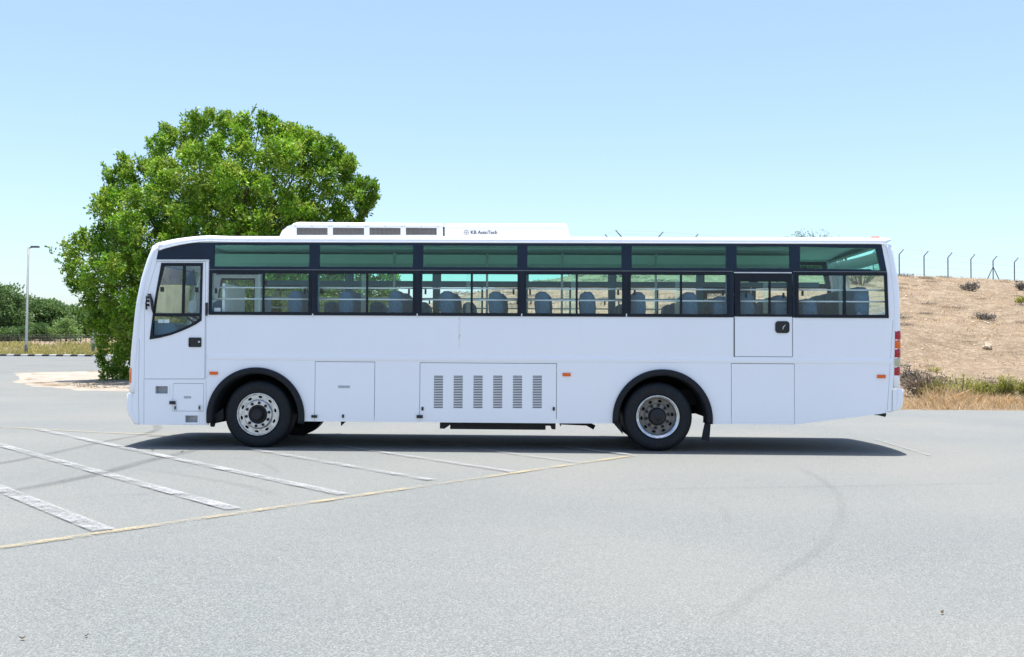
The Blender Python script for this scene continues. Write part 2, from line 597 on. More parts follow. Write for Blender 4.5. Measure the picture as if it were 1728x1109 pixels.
def shrink(pts, d):
    """inset a simple polygon by d"""
    n = len(pts)
    area = sum(pts[i][0] * pts[(i + 1) % n][1] - pts[(i + 1) % n][0] * pts[i][1] for i in range(n))
    s = 1 if area > 0 else -1
    out = []
    for i in range(n):
        p0, p, p1 = Vector(pts[i - 1]), Vector(pts[i]), Vector(pts[(i + 1) % n])
        e0, e1 = (p - p0).normalized(), (p1 - p).normalized()
        n0, n1 = Vector((-e0.y, e0.x)) * s, Vector((-e1.y, e1.x)) * s
        m = n0 + n1
        m = m / max(0.2, m.dot(n0)) if m.length > 1e-6 else n0
        q = p + m * d
        out.append((q.x, q.y))
    return out

def sheet(name, loop, y, mat, parent=None):
    bm = bmesh.new()
    tris = tessellate_polygon([[Vector((p[0], p[1], 0)) for p in loop]])
    v = [bm.verts.new((p[0], y, p[1])) for p in loop]
    for a, b, c in tris:
        bm.faces.new((v[a], v[b], v[c]))
    return link(name, bm_mesh(bm, name, True), mat, parent)

def add_lathe(bm, prof, seg=64, flip=False):
    """prof: (radius, y) pairs, spun about the Y axis through the origin"""
    rings = []
    for r, y in prof:
        if r < 1e-6:
            rings.append([bm.verts.new((0, y, 0))])
        else:
            rings.append([bm.verts.new((r * math.cos(2 * math.pi * k / seg), y, r * math.sin(2 * math.pi * k / seg))) for k in range(seg)])
    for a, b in zip(rings[:-1], rings[1:]):
        for k in range(seg):
            k2 = (k + 1) % seg
            if len(a) == 1 and len(b) == 1:
                continue
            if len(a) == 1:
                bm.faces.new((a[0], b[k], b[k2]))
            elif len(b) == 1:
                bm.faces.new((a[k], a[k2], b[0]))
            else:
                bm.faces.new((a[k], a[k2], b[k2], b[k]))

def np_mesh(name, verts, faces_quads):
    me = bpy.data.meshes.new(name)
    nv, nf = len(verts), len(faces_quads)
    k = faces_quads.shape[1]
    me.vertices.add(nv)
    me.vertices.foreach_set('co', verts.astype(np.float32).ravel())
    me.loops.add(nf * k)
    me.loops.foreach_set('vertex_index', faces_quads.astype(np.int32).ravel())
    me.polygons.add(nf)
    me.polygons.foreach_set('loop_start', np.arange(0, nf * k, k, dtype=np.int32))
    me.polygons.foreach_set('loop_total', np.full(nf, k, dtype=np.int32))
    me.update(calc_edges=True)
    me.validate()
    return me

def unit(v):
    return v / np.maximum(1e-9, np.linalg.norm(v, axis=1, keepdims=True))

def leaf_mesh(name, cen, outdir, size, aspect=0.45, upb=0.5, fold=0.15):
    """one folded rhombus per leaf, tip pointing roughly along outdir"""
    n = len(cen)
    d = unit(outdir + rng.normal(0, 0.55, (n, 3)))
    nor = unit(rng.normal(0, 0.7, (n, 3)) + np.array([0, 0, upb]))
    side = unit(np.cross(d, nor))
    nor = np.cross(side, d)
    L = size * rng.uniform(0.7, 1.3, (n, 1))
    W = L * aspect
    base = cen
    tip = cen + d * L
    mid = cen + d * L * 0.5 + nor * W * fold
    v = np.stack([base, mid + side * W * 0.5, tip, mid - side * W * 0.5], 1).reshape(-1, 3)
    f = np.arange(n * 4).reshape(n, 4)
    return np_mesh(name, v, f)

def strip_ground(name, pts, width, mat, z, kind='structure'):
    """flat ribbon along ground points; the 'fade' attribute is 0 on its edges and ends"""
    bm = bmesh.new()
    lay = bm.verts.layers.float.new('fade')
    pv = []
    n = len(pts)
    for i, p in enumerate(pts):
        p = Vector(p)
        a, b = Vector(pts[max(0, i - 1)]), Vector(pts[min(n - 1, i + 1)])
        d = (b - a).normalized()
        nrm = Vector((-d.y, d.x)) * width * 0.5
        e = min(1.0, i / max(1, n * 0.08), (n - 1 - i) / max(1, n * 0.08))
        row = []
        for k, f in ((1, 0), (0.45, 1), (-0.45, 1), (-1, 0)):
            v = bm.verts.new((p.x + nrm.x * k, p.y + nrm.y * k, z))
            v[lay] = f * e
            row.append(v)
        pv.append(row)
    for a, b in zip(pv[:-1], pv[1:]):
        for k in range(3):
            bm.faces.new((a[k], a[k + 1], b[k + 1], b[k]))
    o = link(name, bm_mesh(bm, name), mat)
    return tag(o, kind=kind)

def spline(pts, n=24):
    """Catmull-Rom through 2-D points"""
    P = [np.array(p, float) for p in pts]
    P = [2 * P[0] - P[1]] + P + [2 * P[-1] - P[-2]]
    out = []
    for i in range(1, len(P) - 2):
        for k in range(n):
            t = k / n
            out.append(tuple(0.5 * (2 * P[i] + (P[i + 1] - P[i - 1]) * t + (2 * P[i - 1] - 5 * P[i] + 4 * P[i + 1] - P[i + 2]) * t * t + (-P[i - 1] + 3 * P[i] - 3 * P[i + 1] + P[i + 2]) * t ** 3)))
    out.append(tuple(P[-2]))
    return out

# ================================================================== SETTING
def road_far_y(x):
    return 62.0 + 0.02 * (x + 40)

def road_near_y(x):                          # near edge of the road that passes behind the tree
    return lerp_tab([(-80, 24), (-34, 33), (-27.5, 35.0), (-24, 40.0), (-18, 44), (0, 46), (40, 47)], x)

LOT_EDGE = [(-120, 40.0), (-29, 36.5), (-27.5, 34.5), (-23.0, 26.5), (-20.3, 22.6), (-18.2, 20.4), (-16.4, 18.8), (-13.95, 17.7), (-9, 15.6), (-4, 13.2), (0, 11.8), (4, 11.0), (10, 10.7), (16, 10.65), (40, 10.6), (140, 10.4)]

def lot_edge_y(x):
    return lerp_tab(LOT_EDGE, x)

def make_terrain():
    xs = np.concatenate([np.linspace(-500, -90, 28), np.linspace(-84, 70, 232), np.linspace(76, 500, 28)])
    ys = np.concatenate([np.linspace(-300, -20, 14), np.linspace(-12, 6, 7), np.linspace(8, 75, 120), np.linspace(76, 140, 40), np.linspace(150, 1500, 30)])
    V = np.zeros((len(ys), len(xs), 3))
    for j, y in enumerate(ys):
        for i, x in enumerate(xs):
            h = ground_h(x, y)
            e = lot_edge_y(x)
            if y < e - 0.3:
                h -= 0.12
            elif x < -8 and road_near_y(x) + 0.6 < y < road_far_y(x) - 0.3:
                h -= 0.20
            elif y > e + 1.0:
                h += rng.normal(0, 0.02)
            V[j, i] = (x, y, h)
    ny, nx = len(ys), len(xs)
    idx = np.arange(ny * nx).reshape(ny, nx)
    q = np.stack([idx[:-1, :-1], idx[:-1, 1:], idx[1:, 1:], idx[1:, :-1]], -1).reshape(-1, 4)
    me = np_mesh('ground', V.reshape(-1, 3), q)
    me.polygons.foreach_set('use_smooth', np.ones(len(q), dtype=bool))
    tag(link('ground', me, M['terrain']), kind='structure')
make_terrain()

def lot():
    xs = np.concatenate([np.linspace(-120, -32, 30), np.linspace(-31.5, 16, 150), np.linspace(17, 140, 30)])
    fr = np.array([0, 0.35, 0.55, 0.7, 0.8, 0.86, 0.91, 0.95, 0.98, 1.0])
    bm = bmesh.new()
    rows = []
    for x in xs:
        e = lot_edge_y(x) + (0.22 * math.sin(x * 1.7) + 0.13 * math.sin(x * 4.1 + 1)) * (0.3 + 0.7 * (1 - smooth(-10, 6, x)))
        col = []
        for f in fr:
            y = -60 + (e + 60) * f
            z = 0.0 if y < 15 else max(0.0, ground_h(x, y)) + 0.012
            col.append(bm.verts.new((x, y, z)))
        rows.append(col)
    for a, b in zip(rows[:-1], rows[1:]):
        for k in range(len(fr) - 1):
            bm.faces.new((a[k], b[k], b[k + 1], a[k + 1]))
    return tag(link('parking_lot', bm_mesh(bm, 'parking_lot'), M['asphalt']), kind='structure')
lot()

def road():
    xs = np.linspace(-110, 12, 160)
    bm = bmesh.new()
    rows = []
    for x in xs:
        a, b = road_near_y(x), road_far_y(x)
        rows.append([bm.verts.new((x, a - 0.9, ground_h(x, a - 0.9) - 0.05))] + [bm.verts.new((x, a + (b - a) * k / 16, ground_h(x, a + (b - a) * k / 16) + 0.03)) for k in range(17)])
    for a, b in zip(rows[:-1], rows[1:]):
        for k in range(17):
            bm.faces.new((a[k], b[k], b[k + 1], a[k + 1]))
    return tag(link('road', bm_mesh(bm, 'road', True, True), M['road']), kind='structure')
road()

def gravel():
    xs = np.linspace(-29.5, -2, 90)
    bm = bmesh.new()
    rows = []
    for x in xs:
        a, b = lot_edge_y(x) - 0.5, min(road_near_y(x) + 0.3, lot_edge_y(x) + 16)
        b = max(b, a + 0.1)
        rows.append([bm.verts.new((x, a + (b - a) * k / 14, max(0.006, ground_h(x, a + (b - a) * k / 14) + 0.006 + (0.02 if 2 < k < 13 else 0)))) for k in range(15)])
    for a, b in zip(rows[:-1], rows[1:]):
        for k in range(14):
            bm.faces.new((a[k], b[k], b[k + 1], a[k + 1]))
    return tag(link('verge', bm_mesh(bm, 'verge', True, True), M['gravel']), kind='structure')
gravel()

def kerb():
    bm = bmesh.new()
    x = -95.0
    k = 0
    while x < 5:
        x1 = x + 0.6
        f0 = len(bm.faces)
        y0, y1 = road_far_y(x), road_far_y(x1)
        z0, z1 = ground_h(x, y0), ground_h(x1, y1)
        pts = []
        for (xx, yy, zz) in ((x, y0, z0), (x1, y1, z1)):
            pts.append([bm.verts.new((xx, yy, zz - 0.05)), bm.verts.new((xx, yy, zz + 0.17)), bm.verts.new((xx, yy + 0.28, zz + 0.19)), bm.verts.new((xx, yy + 0.28, zz - 0.05))])
        for a in range(4):
            f = bm.faces.new((pts[0][a], pts[1][a], pts[1][(a + 1) % 4], pts[0][(a + 1) % 4]))
            f.material_index = k % 2
        x = x1
        k += 1
    me = bm_mesh(bm, 'kerb')
    tag(link('kerb', me, [M['kerb_w'], M['kerb_b']]), kind='structure')
kerb()

# painted marks on the far road
for (a, b) in (((-4, 626.5), (27, 625.2)), ((62, 610.6), (76, 609.8)), ((99, 607.8), (110, 607.2))):
    p, q = G(*a), G(*b)
    bm = bmesh.new()
    w = 0.35
    vsq = [bm.verts.new((xx, yy, ground_h(xx, yy) + 0.06)) for xx, yy in ((p[0], p[1] - w), (q[0], q[1] - w), (q[0], q[1] + w), (p[0], p[1] + w))]
    bm.faces.new(vsq)
    tag(link('road_marking', bm_mesh(bm, 'road_marking'), M['mark_faint']), kind='structure')

# parking bay lines
def g0(px, py):
    d = ray(px, py)
    p = CAM + d * ((0 - CAM.z) / d.z)
    return (p.x, p.y)

YEL_A, YEL_B = g0(0, 926), g0(1070, 769.5)
yd = Vector(YEL_B) - Vector(YEL_A)
strip_ground('bay_base_line', [tuple(Vector(YEL_A) - yd * 0.25)] + [tuple(Vector(YEL_A) + yd * (k / 12)) for k in range(13)], 0.10, M['mark_yellow'], 0.010)
strip_ground('bay_base_line', [g0(1120, 763), g0(1195, 757.5)], 0.10, M['mark_yellow'], 0.010)
strip_ground('bay_head_line', spline([g0(-60, 719), g0(60, 724.5), g0(180, 731), g0(300, 735)], 6), 0.10, M['mark_yellow'], 0.010)
for a, b, w, m in (((-90, 790), (175, 897), 0.16, 'mark_white'), ((-60, 735.5), (395, 861), 0.14, 'mark_white'), ((62, 725), (580, 836), 0.13, 'mark_white'),
                   ((296, 737), (728, 811.5), 0.12, 'mark_faint'), ((470, 738), (866, 797.5), 0.12, 'mark_faint'), ((700, 744), (985, 783.5), 0.12, 'mark_faint'),
                   ((880, 747), (1068, 769), 0.14, 'mark_white'), ((1475, 742), (1570, 770), 0.045, 'mark_faint')):
    p, q = Vector(g0(*a)), Vector(g0(*b))
    strip_ground('bay_line', [tuple(p + (q - p) * k / 8) for k in range(9)], w, M[m], 0.014)

# tyre marks
for pts, w, m in (([(-40, 790), (60, 771), (180, 745), (240, 734), (266, 724), (262, 716)], 0.20, 'skid'),
                  ([(-40, 836), (60, 822), (180, 797), (250, 778), (320, 762), (330, 758)], 0.24, 'skid'),
                  ([(60, 846), (160, 840), (260, 832), (300, 826)], 0.12, 'skid_faint'),
                  ([(240, 792), (330, 806), (400, 818), (480, 838)], 0.16, 'skid_faint'),
                  ([(330, 773), (420, 776), (462, 792), (470, 803)], 0.10, 'skid_faint'),
                  ([(1180, 1075), (1290, 990), (1390, 920), (1420, 860), (1400, 820), (1340, 785)], 0.11, 'skid_faint'),
                  ([(1000, 832), (1130, 826), (1400, 822), (1730, 815)], 0.14, 'skid_faint'),
                  ([(1190, 848), (1220, 860), (1230, 885)], 0.10, 'skid_faint'),
                  ([(-20, 707), (120, 703), (215, 706)], 0.16, 'skid_faint'),
                  ([(1370, 714), (1560, 712), (1760, 709)], 0.12, 'skid_faint'),
                  ([(1370, 722), (1560, 719), (1760, 717)], 0.12, 'skid_faint')):
    strip_ground('tyre_mark', spline([g0(*p) for p in pts], 10), w, M[m], 0.006)

# ================================================================== BUS
W = 2.45
bus = empty('bus', (-0.35, W / 2, 0), 'long white single-deck bus with dark window band parked sideways across the lot', 'bus')
T = 0.035                                                           # panel thickness
ZS, ZM, ZB, ZR, ZT = 0.385, 1.285, 1.888, 2.535, 2.925              # sill, moulding, belt, rail, band top

NOSE = [(225, 715), (215.6, 703), (211.6, 687), (212.5, 666), (217.2, 662), (218.8, 601), (221.9, 570), (225.8, 529), (229.8, 503), (237.7, 465), (247.6, 435), (257.5, 412)]
NOSE = [B(*p) for p in NOSE]
NOSE = [(p[0] - 0.033, p[1]) for p in NOSE]                          # measured on the bulge of the rounded corner, 8 cm further back
NOSE[0] = (NOSE[0][0], 0.318)
TAIL = [(1505, 695.5), (1523, 692), (1526.3, 675), (1525.5, 657.5), (1519, 655.5), (1520.7, 558), (1520, 508.6), (1516.6, 467), (1508.7, 421.5), (1504, 405)]
TAIL = [(B(*p)[0] + 0.030, B(*p)[1]) for p in TAIL]

def x_nose(z):
    return lerp_tab(sorted([(p[1], p[0]) for p in NOSE]), z)

def x_tail(z):
    return lerp_tab(sorted([(p[1], p[0]) for p in TAIL]), z)

RF = 0.13
WHEELS = [(-3.96, 0.475), (1.715, 0.485)]
ARCH = [(-3.975, 0.445), (1.775, 0.455)]

def arch_pts(cx, cz, r, zl, n=36):
    """from left foot over the top to the right foot"""
    a0 = math.asin(max(-1, min(1, (zl - cz) / r)))
    return [(cx + r * math.cos(math.pi - a0 + (2 * a0 - math.pi) * i / n), cz + r * math.sin(math.pi - a0 + (2 * a0 - math.pi) * i / n)) for i in range(n + 1)]

band_top = [(267.5, 421.0), (282, 417.2), (300, 413.2), (318, 410.8), (335, 409.4), (359, 408.6)]
BAND = BP(band_top) + [(BX(359, 408.6), ZT), (BX(1487.5, 413.5), ZT), B(1497, 461), (BX(1499.8, 538), ZB), (BX(1337.5, 535), ZB)]
BAND[5] = (BAND[5][0], ZT)
del BAND[6]
ED0, ED1 = BX(1238.5, 520), BX(1337, 520)
EDT, EDB = 2.505, B(1290, 602)[1]
BAND_BODY = BAND[:-1] + [(ED1 + 0.004, ZB), (ED1 + 0.004, EDT + 0.022), (ED0 - 0.004, EDT + 0.022), (ED0 - 0.004, ZB), (BX(352.5, 531), ZB), (BX(352.5, 470), B(352.5, 438)[1]), B(264.0, 438)]
HOLE_BAND = BAND[:-1] + [(ED1 + 0.004, ZB), (ED1 + 0.004, EDB - 0.004), (ED0 - 0.004, EDB - 0.004), (ED0 - 0.004, ZB), (BX(352.5, 531), ZB), (BX(352.5, 470), B(352.5, 438)[1]), B(264.0, 438)]
DOOR = BP([(264.3, 441.3), (257, 465), (247.6, 499), (243.4, 529), (243.0, 640), (345.8, 640), (347.3, 441.3)])

HA0, HA1, HAT = BX(531, 660), BX(632.5, 660), B(580, 610.3)[1]
HB0, HB1 = BX(708, 660), BX(939.5, 660)
HBT = B(820, 612.5)[1]
HC0, HC1, HCT = BX(1233.7, 660), BX(1341, 660), B(1290, 613.5)[1]

def side_outline():
    pts = []
    z = 0.318
    pts.append((x_nose(0.32) + RF, z))
    pts.append((BX(351, 718), z))
    pts.append((BX(351, 718) + 0.0, 0.33))
    a = arch_pts(*ARCH[0], 0.665, 0.385)
    pts += a
    for (a0, a1, t) in ((HA0, HA1, HAT), (HB0, HB1, HBT)):
        pts += [(a0, ZS), (a0, t), (a1, t), (a1, ZS)]
    pts += arch_pts(*ARCH[1], 0.665, 0.39)
    pts += [(HC0, 0.392), (HC0, HCT), (HC1, HCT), (HC1, 0.396), (BX(1371, 712.5), 0.425), (4.82, 0.555)]
    for z in (0.9, 1.3, 1.7, 2.1, 2.4, 2.7, 2.945):
        pts.append((x_tail(max(z, 0.95)) - RF, z))
    top = [(BX(349, 405), 2.945), (BX(311, 404), 2.945 - 0.01), (BX(285, 410), 2.905)]
    pts += top
    for z in (2.86, 2.7, 2.45, 2.1, 1.9, 1.6, 1.2, 0.9, 0.768, 0.757, 0.7, 0.62, 0.55, 0.48, 0.42, 0.37):
        pts.append((x_nose(z) + RF, z))
    return pts

RECESSES = [rect(*sorted((BX(262, 658), BX(283.5, 658))), B(272, 664.5)[1], B(272, 651.5)[1]),
            rect(*sorted((BX(312.5, 707), BX(334, 707))), B(322, 713.2)[1], B(322, 701)[1])]
FH = rect(BX(291.7, 670), BX(343.8, 670), B(318, 694.2)[1], B(318, 647)[1])

def mirror_y(o):
    """the same part on the far side of the bus"""
    c = o.copy()
    c.data = o.data.copy()
    for v in c.data.vertices:
        v.co.y = W - v.co.y
    c.data.flip_normals()
    COL.objects.link(c)
    return c

side = plate('side_panel', [side_outline(), HOLE_BAND, DOOR, FH] + RECESSES, 0.0, T, M['white'], bus)
# far side: no driver's door, no hatches
far_out = [p for p in side_outline()]
far = plate('side_panel', [far_out, HOLE_BAND, DOOR], 0.0, T, M['white'], bus)
for v in far.data.vertices:
    v.co.y = W - v.co.y
far.data.flip_normals()

# dark backing behind the seams, pale inside lining under the windows
def both(o):
    mirror_y(o)
    return o
both(plate('inner_lining', [[(-4.6, ZM + 0.08), (-4.6, ZB - 0.02), (ED0 - 0.02, ZB - 0.02), (ED0 - 0.02, ZM + 0.08)]], T + 0.004, T + 0.02, M['pale'], bus))
both(plate('seam_backing', [[(-3.2, 0.44), (1.0, 0.44), (1.0, 1.34), (-3.2, 1.34)]], T + 0.03, T + 0.05, M['lining'], bus))
both(plate('seam_backing', [[(2.55, 0.47), (4.75, 0.62), (4.75, 1.34), (2.55, 1.34)]], T + 0.03, T + 0.05, M['lining'], bus))
plate('seam_backing', [[(-5.6, 0.36), (-4.75, 0.36), (-4.75, 1.00), (-5.6, 1.00)]], T + 0.16, T + 0.18, M['lining'], bus)
for r in RECESSES:
    xs_ = [p[0] for p in r]; zs_ = [p[1] for p in r]
    x0, x1, z0, z1 = min(xs_) - 0.012, max(xs_) + 0.012, min(zs_) - 0.012, max(zs_) + 0.012
    bm = bmesh.new()
    add_box(bm, x0, x1, T + 0.055, T + 0.065, z0, z1)
    add_box(bm, x0 - 0.01, x0, T + 0.001, T + 0.065, z0, z1)
    add_box(bm, x1, x1 + 0.01, T + 0.001, T + 0.065, z0, z1)
    add_box(bm, x0, x1, T + 0.001, T + 0.054, z0 - 0.01, z0)
    add_box(bm, x0, x1, T + 0.001, T + 0.054, z1, z1 + 0.01)
    link('recess_box', bm_mesh(bm, 'recess_box'), M['recess'], bus)
    plate('recess_frame', [rect(x0 - 0.01, x1 + 0.01, z0 - 0.01, z1 + 0.01), shrink(r, 0.002)], -0.006, -0.001, M['white'], bus)

# hatches (real panels with gaps round them)
def hatch(name, x0, x1, z0, z1, extra_holes=(), mat=None):
    g = 0.007
    return plate(name, [rect(x0 + g, x1 - g, z0, z1 - g)] + list(extra_holes), -0.001, T - 0.004, mat or M['white'], bus)
hA = hatch('luggage_hatch', HA0, HA1, ZS, HAT)
holes = []
for cx in (739.8, 773.1, 806.6, 839.9, 873.2, 906.6):
    x = BX(cx, 660)
    zt, zb = B(cx, 633.6)[1], B(cx, 689.4)[1]
    n = 20
    for i in range(n):
        zz = zb + (zt - zb) * (i + 0.5) / n
        holes.append(rect(x - 0.065, x + 0.065, zz - 0.0065, zz + 0.0065))
hB = hatch('engine_hatch', HB0, HB1, ZS, HBT, holes)
hC = hatch('service_panel', HC0, HC1, 0.394, HCT)
for o in (hA, hC):
    mirror_y(o)
mirror_y(hatch('far_luggage_hatch', HB0, HB1, ZS, HBT)).name = 'luggage_hatch'
bpy.data.objects.remove(bpy.data.objects['far_luggage_hatch'])
fh = plate('battery_hatch', [shrink(FH, 0.005)], -0.002, T - 0.004, M['white'], bus)

def strip_box(name, px, py0, py1, w, mat, parent, y0=-0.014, y1=-0.0015, bev=0.003):
    x = BX(px, (py0 + py1) / 2)
    return box(name, x - w / 2, x + w / 2, y0, y1, B(px, py1)[1], B(px, py0)[1], mat, parent, bev)

def pbox(name, px0, px1, py0, py1, mat, parent=None, y0=-0.014, y1=-0.0015, bev=0.003):
    a, b = B(px0, py1), B(px1, py0)
    return box(name, min(a[0], b[0]), max(a[0], b[0]), y0, y1, min(a[1], b[1]), max(a[1], b[1]), mat, parent or bus, bev)

pbox('latch', 526, 535.5, 700.5, 705, M['plastic'], y0=-0.03)
pbox('latch', 577.2, 580.8, 699.5, 705.2, M['plastic'])
pbox('latch', 703.3, 713.6, 700.5, 705.6, M['plastic'], y0=-0.03)
pbox('latch', 711.2, 714.9, 686.8, 692.8, M['plastic'])
pbox('latch', 932.6, 936.4, 687.2, 693, M['plastic'])
pbox('latch', 287.2, 296.8, 676.8, 682.3, M['plastic'], y0=-0.035)
pbox('hinge', 294.6, 298.4, 683.2, 692.8, M['trim'], y0=-0.02)
pbox('hinge', 335.4, 339.2, 683.2, 692.8, M['trim'], y0=-0.02)
for a in (296.5, 337.3):
    pbox('hinge_pin', a - 1.3, a + 1.3, 685.5, 690.5, M['plastic'], y0=-0.026, y1=-0.021, bev=0.001)
pbox('data_plate', 570.5, 590.5, 650.8, 654.8, M['plate'], y0=-0.005, bev=0.001)
pbox('data_plate', 310.3, 322.6, 668.6, 672.5, M['plate'], y0=-0.005, bev=0.001)

# moulding under the belt: two slim ribs
x0m, x1m = BX(349, 606), x_tail(1.3) - RF - 0.01
bm = bmesh.new()
prof = [(0.001, 1.245), (-0.006, 1.252), (-0.010, 1.275), (-0.010, 1.305), (-0.004, 1.322), (0.001, 1.326)]
A = [bm.verts.new((x0m, y, z)) for y, z in prof]
Bq = [bm.verts.new((x1m, y, z)) for y, z in prof]
for i in range(len(prof) - 1):
    bm.faces.new((A[i], A[i + 1], Bq[i + 1], Bq[i]))
both(link('moulding', bm_mesh(bm, 'moulding'), M['white'], bus))

# ---------------- window band, upper fixed glass, sliding windows
UP_ = [(361, 522), (539, 697), (714, 873), (890, 1049), (1066, 1226), (1243, 1333)]
upz0, upz1 = 2.582, 2.888
UPH = [rect(BX(a, 433), BX(b, 433), upz0, upz1, 0.012) for a, b in UP_]
UPH.append(round_poly([(BX(1350, 433), upz0), B(1486.8, 456.5), B(1478.5, 419.5), (BX(1350, 433), upz1)], 0.012))
LOW = [(352.8, 526.2), (530, 702), (706.2, 878.5), (882.5, 1055), (1059, 1232)]
LOWH = [rect(BX(a + 3, 495), BX(b - 3, 495), ZB + 0.02, ZR - 0.035) for a, b in LOW]
LASTH = [(BX(1343.5, 500), ZB + 0.02), (BX(1496.0, 534), ZB + 0.02), (BX(1493.3, 465), ZR - 0.035), (BX(1343.5, 500), ZR - 0.035)]
def inset_holes():
    return UPH + LOWH + [LASTH]
both(plate('window_band', [BAND_BODY] + inset_holes(), -0.003, T + 0.01, M['band'], bus))
for h in UPH:
    both(sheet('fixed_window', shrink(h, -0.008), 0.012, M['glass_green'], bus))

# light alloy rain rails between the glass rows
def rail_line(a, b, py, th=0.014):
    return pbox('rain_rail', a, b, py - th * 60, py + th * 60, M['trim'], y0=-0.012, y1=-0.0035, bev=0.002)
xa, xb = BX(353.5, 457), ED0 - 0.01
both(box('rain_rail', xa, xb, -0.012, -0.0035, ZR - 0.004, ZR + 0.006, M['galv'], bus, 0.002))
both(box('rain_rail', ED1 + 0.01, BX(1496, 461), -0.012, -0.0035, ZR - 0.004, ZR + 0.006, M['galv'], bus, 0.002))
box('rain_rail', ED0, ED1 - 0.01, -0.016, -0.0035, EDT + 0.006, EDT + 0.021, M['rail'], bus, 0.002)

def knob(parent, x, z, side_y):
    return box('latch', x - 0.013, x + 0.013, side_y - 0.018, side_y + 0.012, z - 0.036, z + 0.036, M['plastic'], parent, 0.004)

def sliding_window(outer, split_a, split_b, z0, z1, rails=True, knobs=(0.5, 0.5), frame_w=0.045):
    """outer: frame polygon; split between the panes at split_a..split_b (the panes overlap there)"""
    xs_ = [p[0] for p in outer]
    x0, x1 = min(xs_), max(xs_)
    inner = shrink(outer, frame_w)
    fr = plate('sliding_window', [round_poly(outer, 0.02), round_poly(inner, 0.015)], -0.013, 0.0, M['frame'], bus)
    ch = []
    loc = Vector((0, 0, 0))
    ix0, ix1 = min(p[0] for p in inner), max(p[0] for p in inner)
    iz0, iz1 = min(p[1] for p in inner), max(p[1] for p in inner)
    mull = box('mullion', split_b - 0.018, split_b + 0.012, -0.012, 0.008, iz0 - 0.002, iz1 + 0.002, M['frame'], bus)
    ch.append(mull)
    ch.append(box('sash_edge', split_a, split_b - 0.019, 0.013, 0.020, iz0 - 0.002, iz1 + 0.002, M['glass'], bus))
    # two panes, one behind the other
    if len(inner) == 4 and abs(inner[1][0] - inner[2][0]) > 0.01:
        pr = [(split_b - 0.01, inner[0][1] - 0.01), (inner[1][0] + 0.01, inner[1][1] - 0.01), (inner[2][0] + 0.01, inner[2][1] + 0.01), (split_b - 0.01, inner[3][1] + 0.01)]
    else:
        pr = rect(split_b - 0.01, ix1 + 0.01, iz0 - 0.01, iz1 + 0.01)
    pl = rect(ix0 - 0.01, split_b - 0.012, iz0 - 0.01, iz1 + 0.01)
    bm = bmesh.new()
    for poly, y in ((pl, 0.024), (pr, 0.004)):
        v = [bm.verts.new((p[0], y, p[1])) for p in poly]
        bm.faces.new(v)
    ch.append(link('glass', bm_mesh(bm, 'glass', False), M['glass'], bus))
    if knobs[0]:
        ch.append(knob(bus, ix0 + 0.055, z0 + (z1 - z0) * 0.53, 0.0))
    if knobs[1]:
        ch.append(knob(bus, ix1 - 0.055, z0 + (z1 - z0) * 0.53, 0.0))
    if rails:
        for z in (2.285, 2.122):
            bm = bmesh.new()
            add_tube(bm, [(ix0 - 0.03, 0.075, z), (ix1 + 0.03, 0.075, z)], 0.011, 8)
            ch.append(link('guard_rail', bm_mesh(bm, 'guard_rail', True, True), M['rail'], bus))
    for c in ch:
        c.parent = fr
        c.location = (0, 0, 0)
    # the same window on the far side
    f2 = mirror_y(fr)
    for c in ch:
        c2 = mirror_y(c)
        c2.parent = f2
    return fr

for (a, b), (s0, s1) in zip(LOW, ((434.5, 445), (609.5, 620), (786.5, 796.5), (963.5, 973.5), (1139, 1149.5))):
    x0, x1 = BX(a, 495), BX(b, 495)
    sliding_window([(x0, ZB + 0.001), (x1, ZB + 0.001), (x1, ZR - 0.008), (x0, ZR - 0.008)], BX(s0, 495), BX(s1, 495), ZB, ZR)
OUT7 = [(BX(1342, 500), ZB + 0.001), (BX(1499.4, 537), ZB + 0.001), (BX(1496.6, 463), ZR - 0.008), (BX(1342, 500), ZR - 0.008)]
sliding_window(OUT7, BX(1416, 500), BX(1425.5, 500), ZB, ZR, knobs=(1, 0))

# ---------------- rear side door
ed = plate('side_door', [rect(ED0 + 0.005, ED1 - 0.005, EDB + 0.003, ZB + 0.012)], -0.002, T, M['white'], bus)
mirror_y(ed)
EF = [(ED0 + 0.012, ZB + 0.013), (ED1 - 0.006, ZB + 0.013), (ED1 - 0.006, EDT), (ED0 + 0.006, EDT)]
EI = rect(BX(1249, 500), BX(1328.5, 500), B(1290, 530.5)[1], B(1290, 475.5)[1], 0.015)
edf = plate('door_window_frame', [EF, EI], -0.012, T - 0.004, M['frame'], bus)
e2 = shrink(EI, -0.006)
g1 = sheet('glass', e2, 0.010, M['glass'], bus)
mu = box('mullion', BX(1297, 500), BX(1300.5, 500), -0.008, 0.009, EI[0][1] - 0.01, max(p[1] for p in EI) + 0.005, M['frame'], bus)
se = box('sash_edge', BX(1288, 500), BX(1296.6, 500), 0.013, 0.019, EI[0][1], max(p[1] for p in EI), M['glass'], bus)
k1 = knob(bus, BX(1259, 500), 2.20, 0.0)
k2 = knob(bus, BX(1322, 500), 2.20, 0.0)
rl = []
for z in (2.285, 2.122):
    bm = bmesh.new()
    add_tube(bm, [(ED0 + 0.03, 0.08, z), (ED1 - 0.03, 0.08, z)], 0.011, 8)
    rl.append(link('guard_rail', bm_mesh(bm, 'guard_rail', True, True), M['rail'], bus))
kids = [g1, mu, se, k1, k2] + rl
for c in kids:
    c.parent = edf
    c.location = (0, 0, 0)
edf2 = mirror_y(edf)
for c in kids:
    mirror_y(c).parent = edf2
pbox('door_edge_seal', 1238.2, 1239.6, 536, 602, M['lining'], y0=-0.006, y1=-0.0005, bev=0.0)
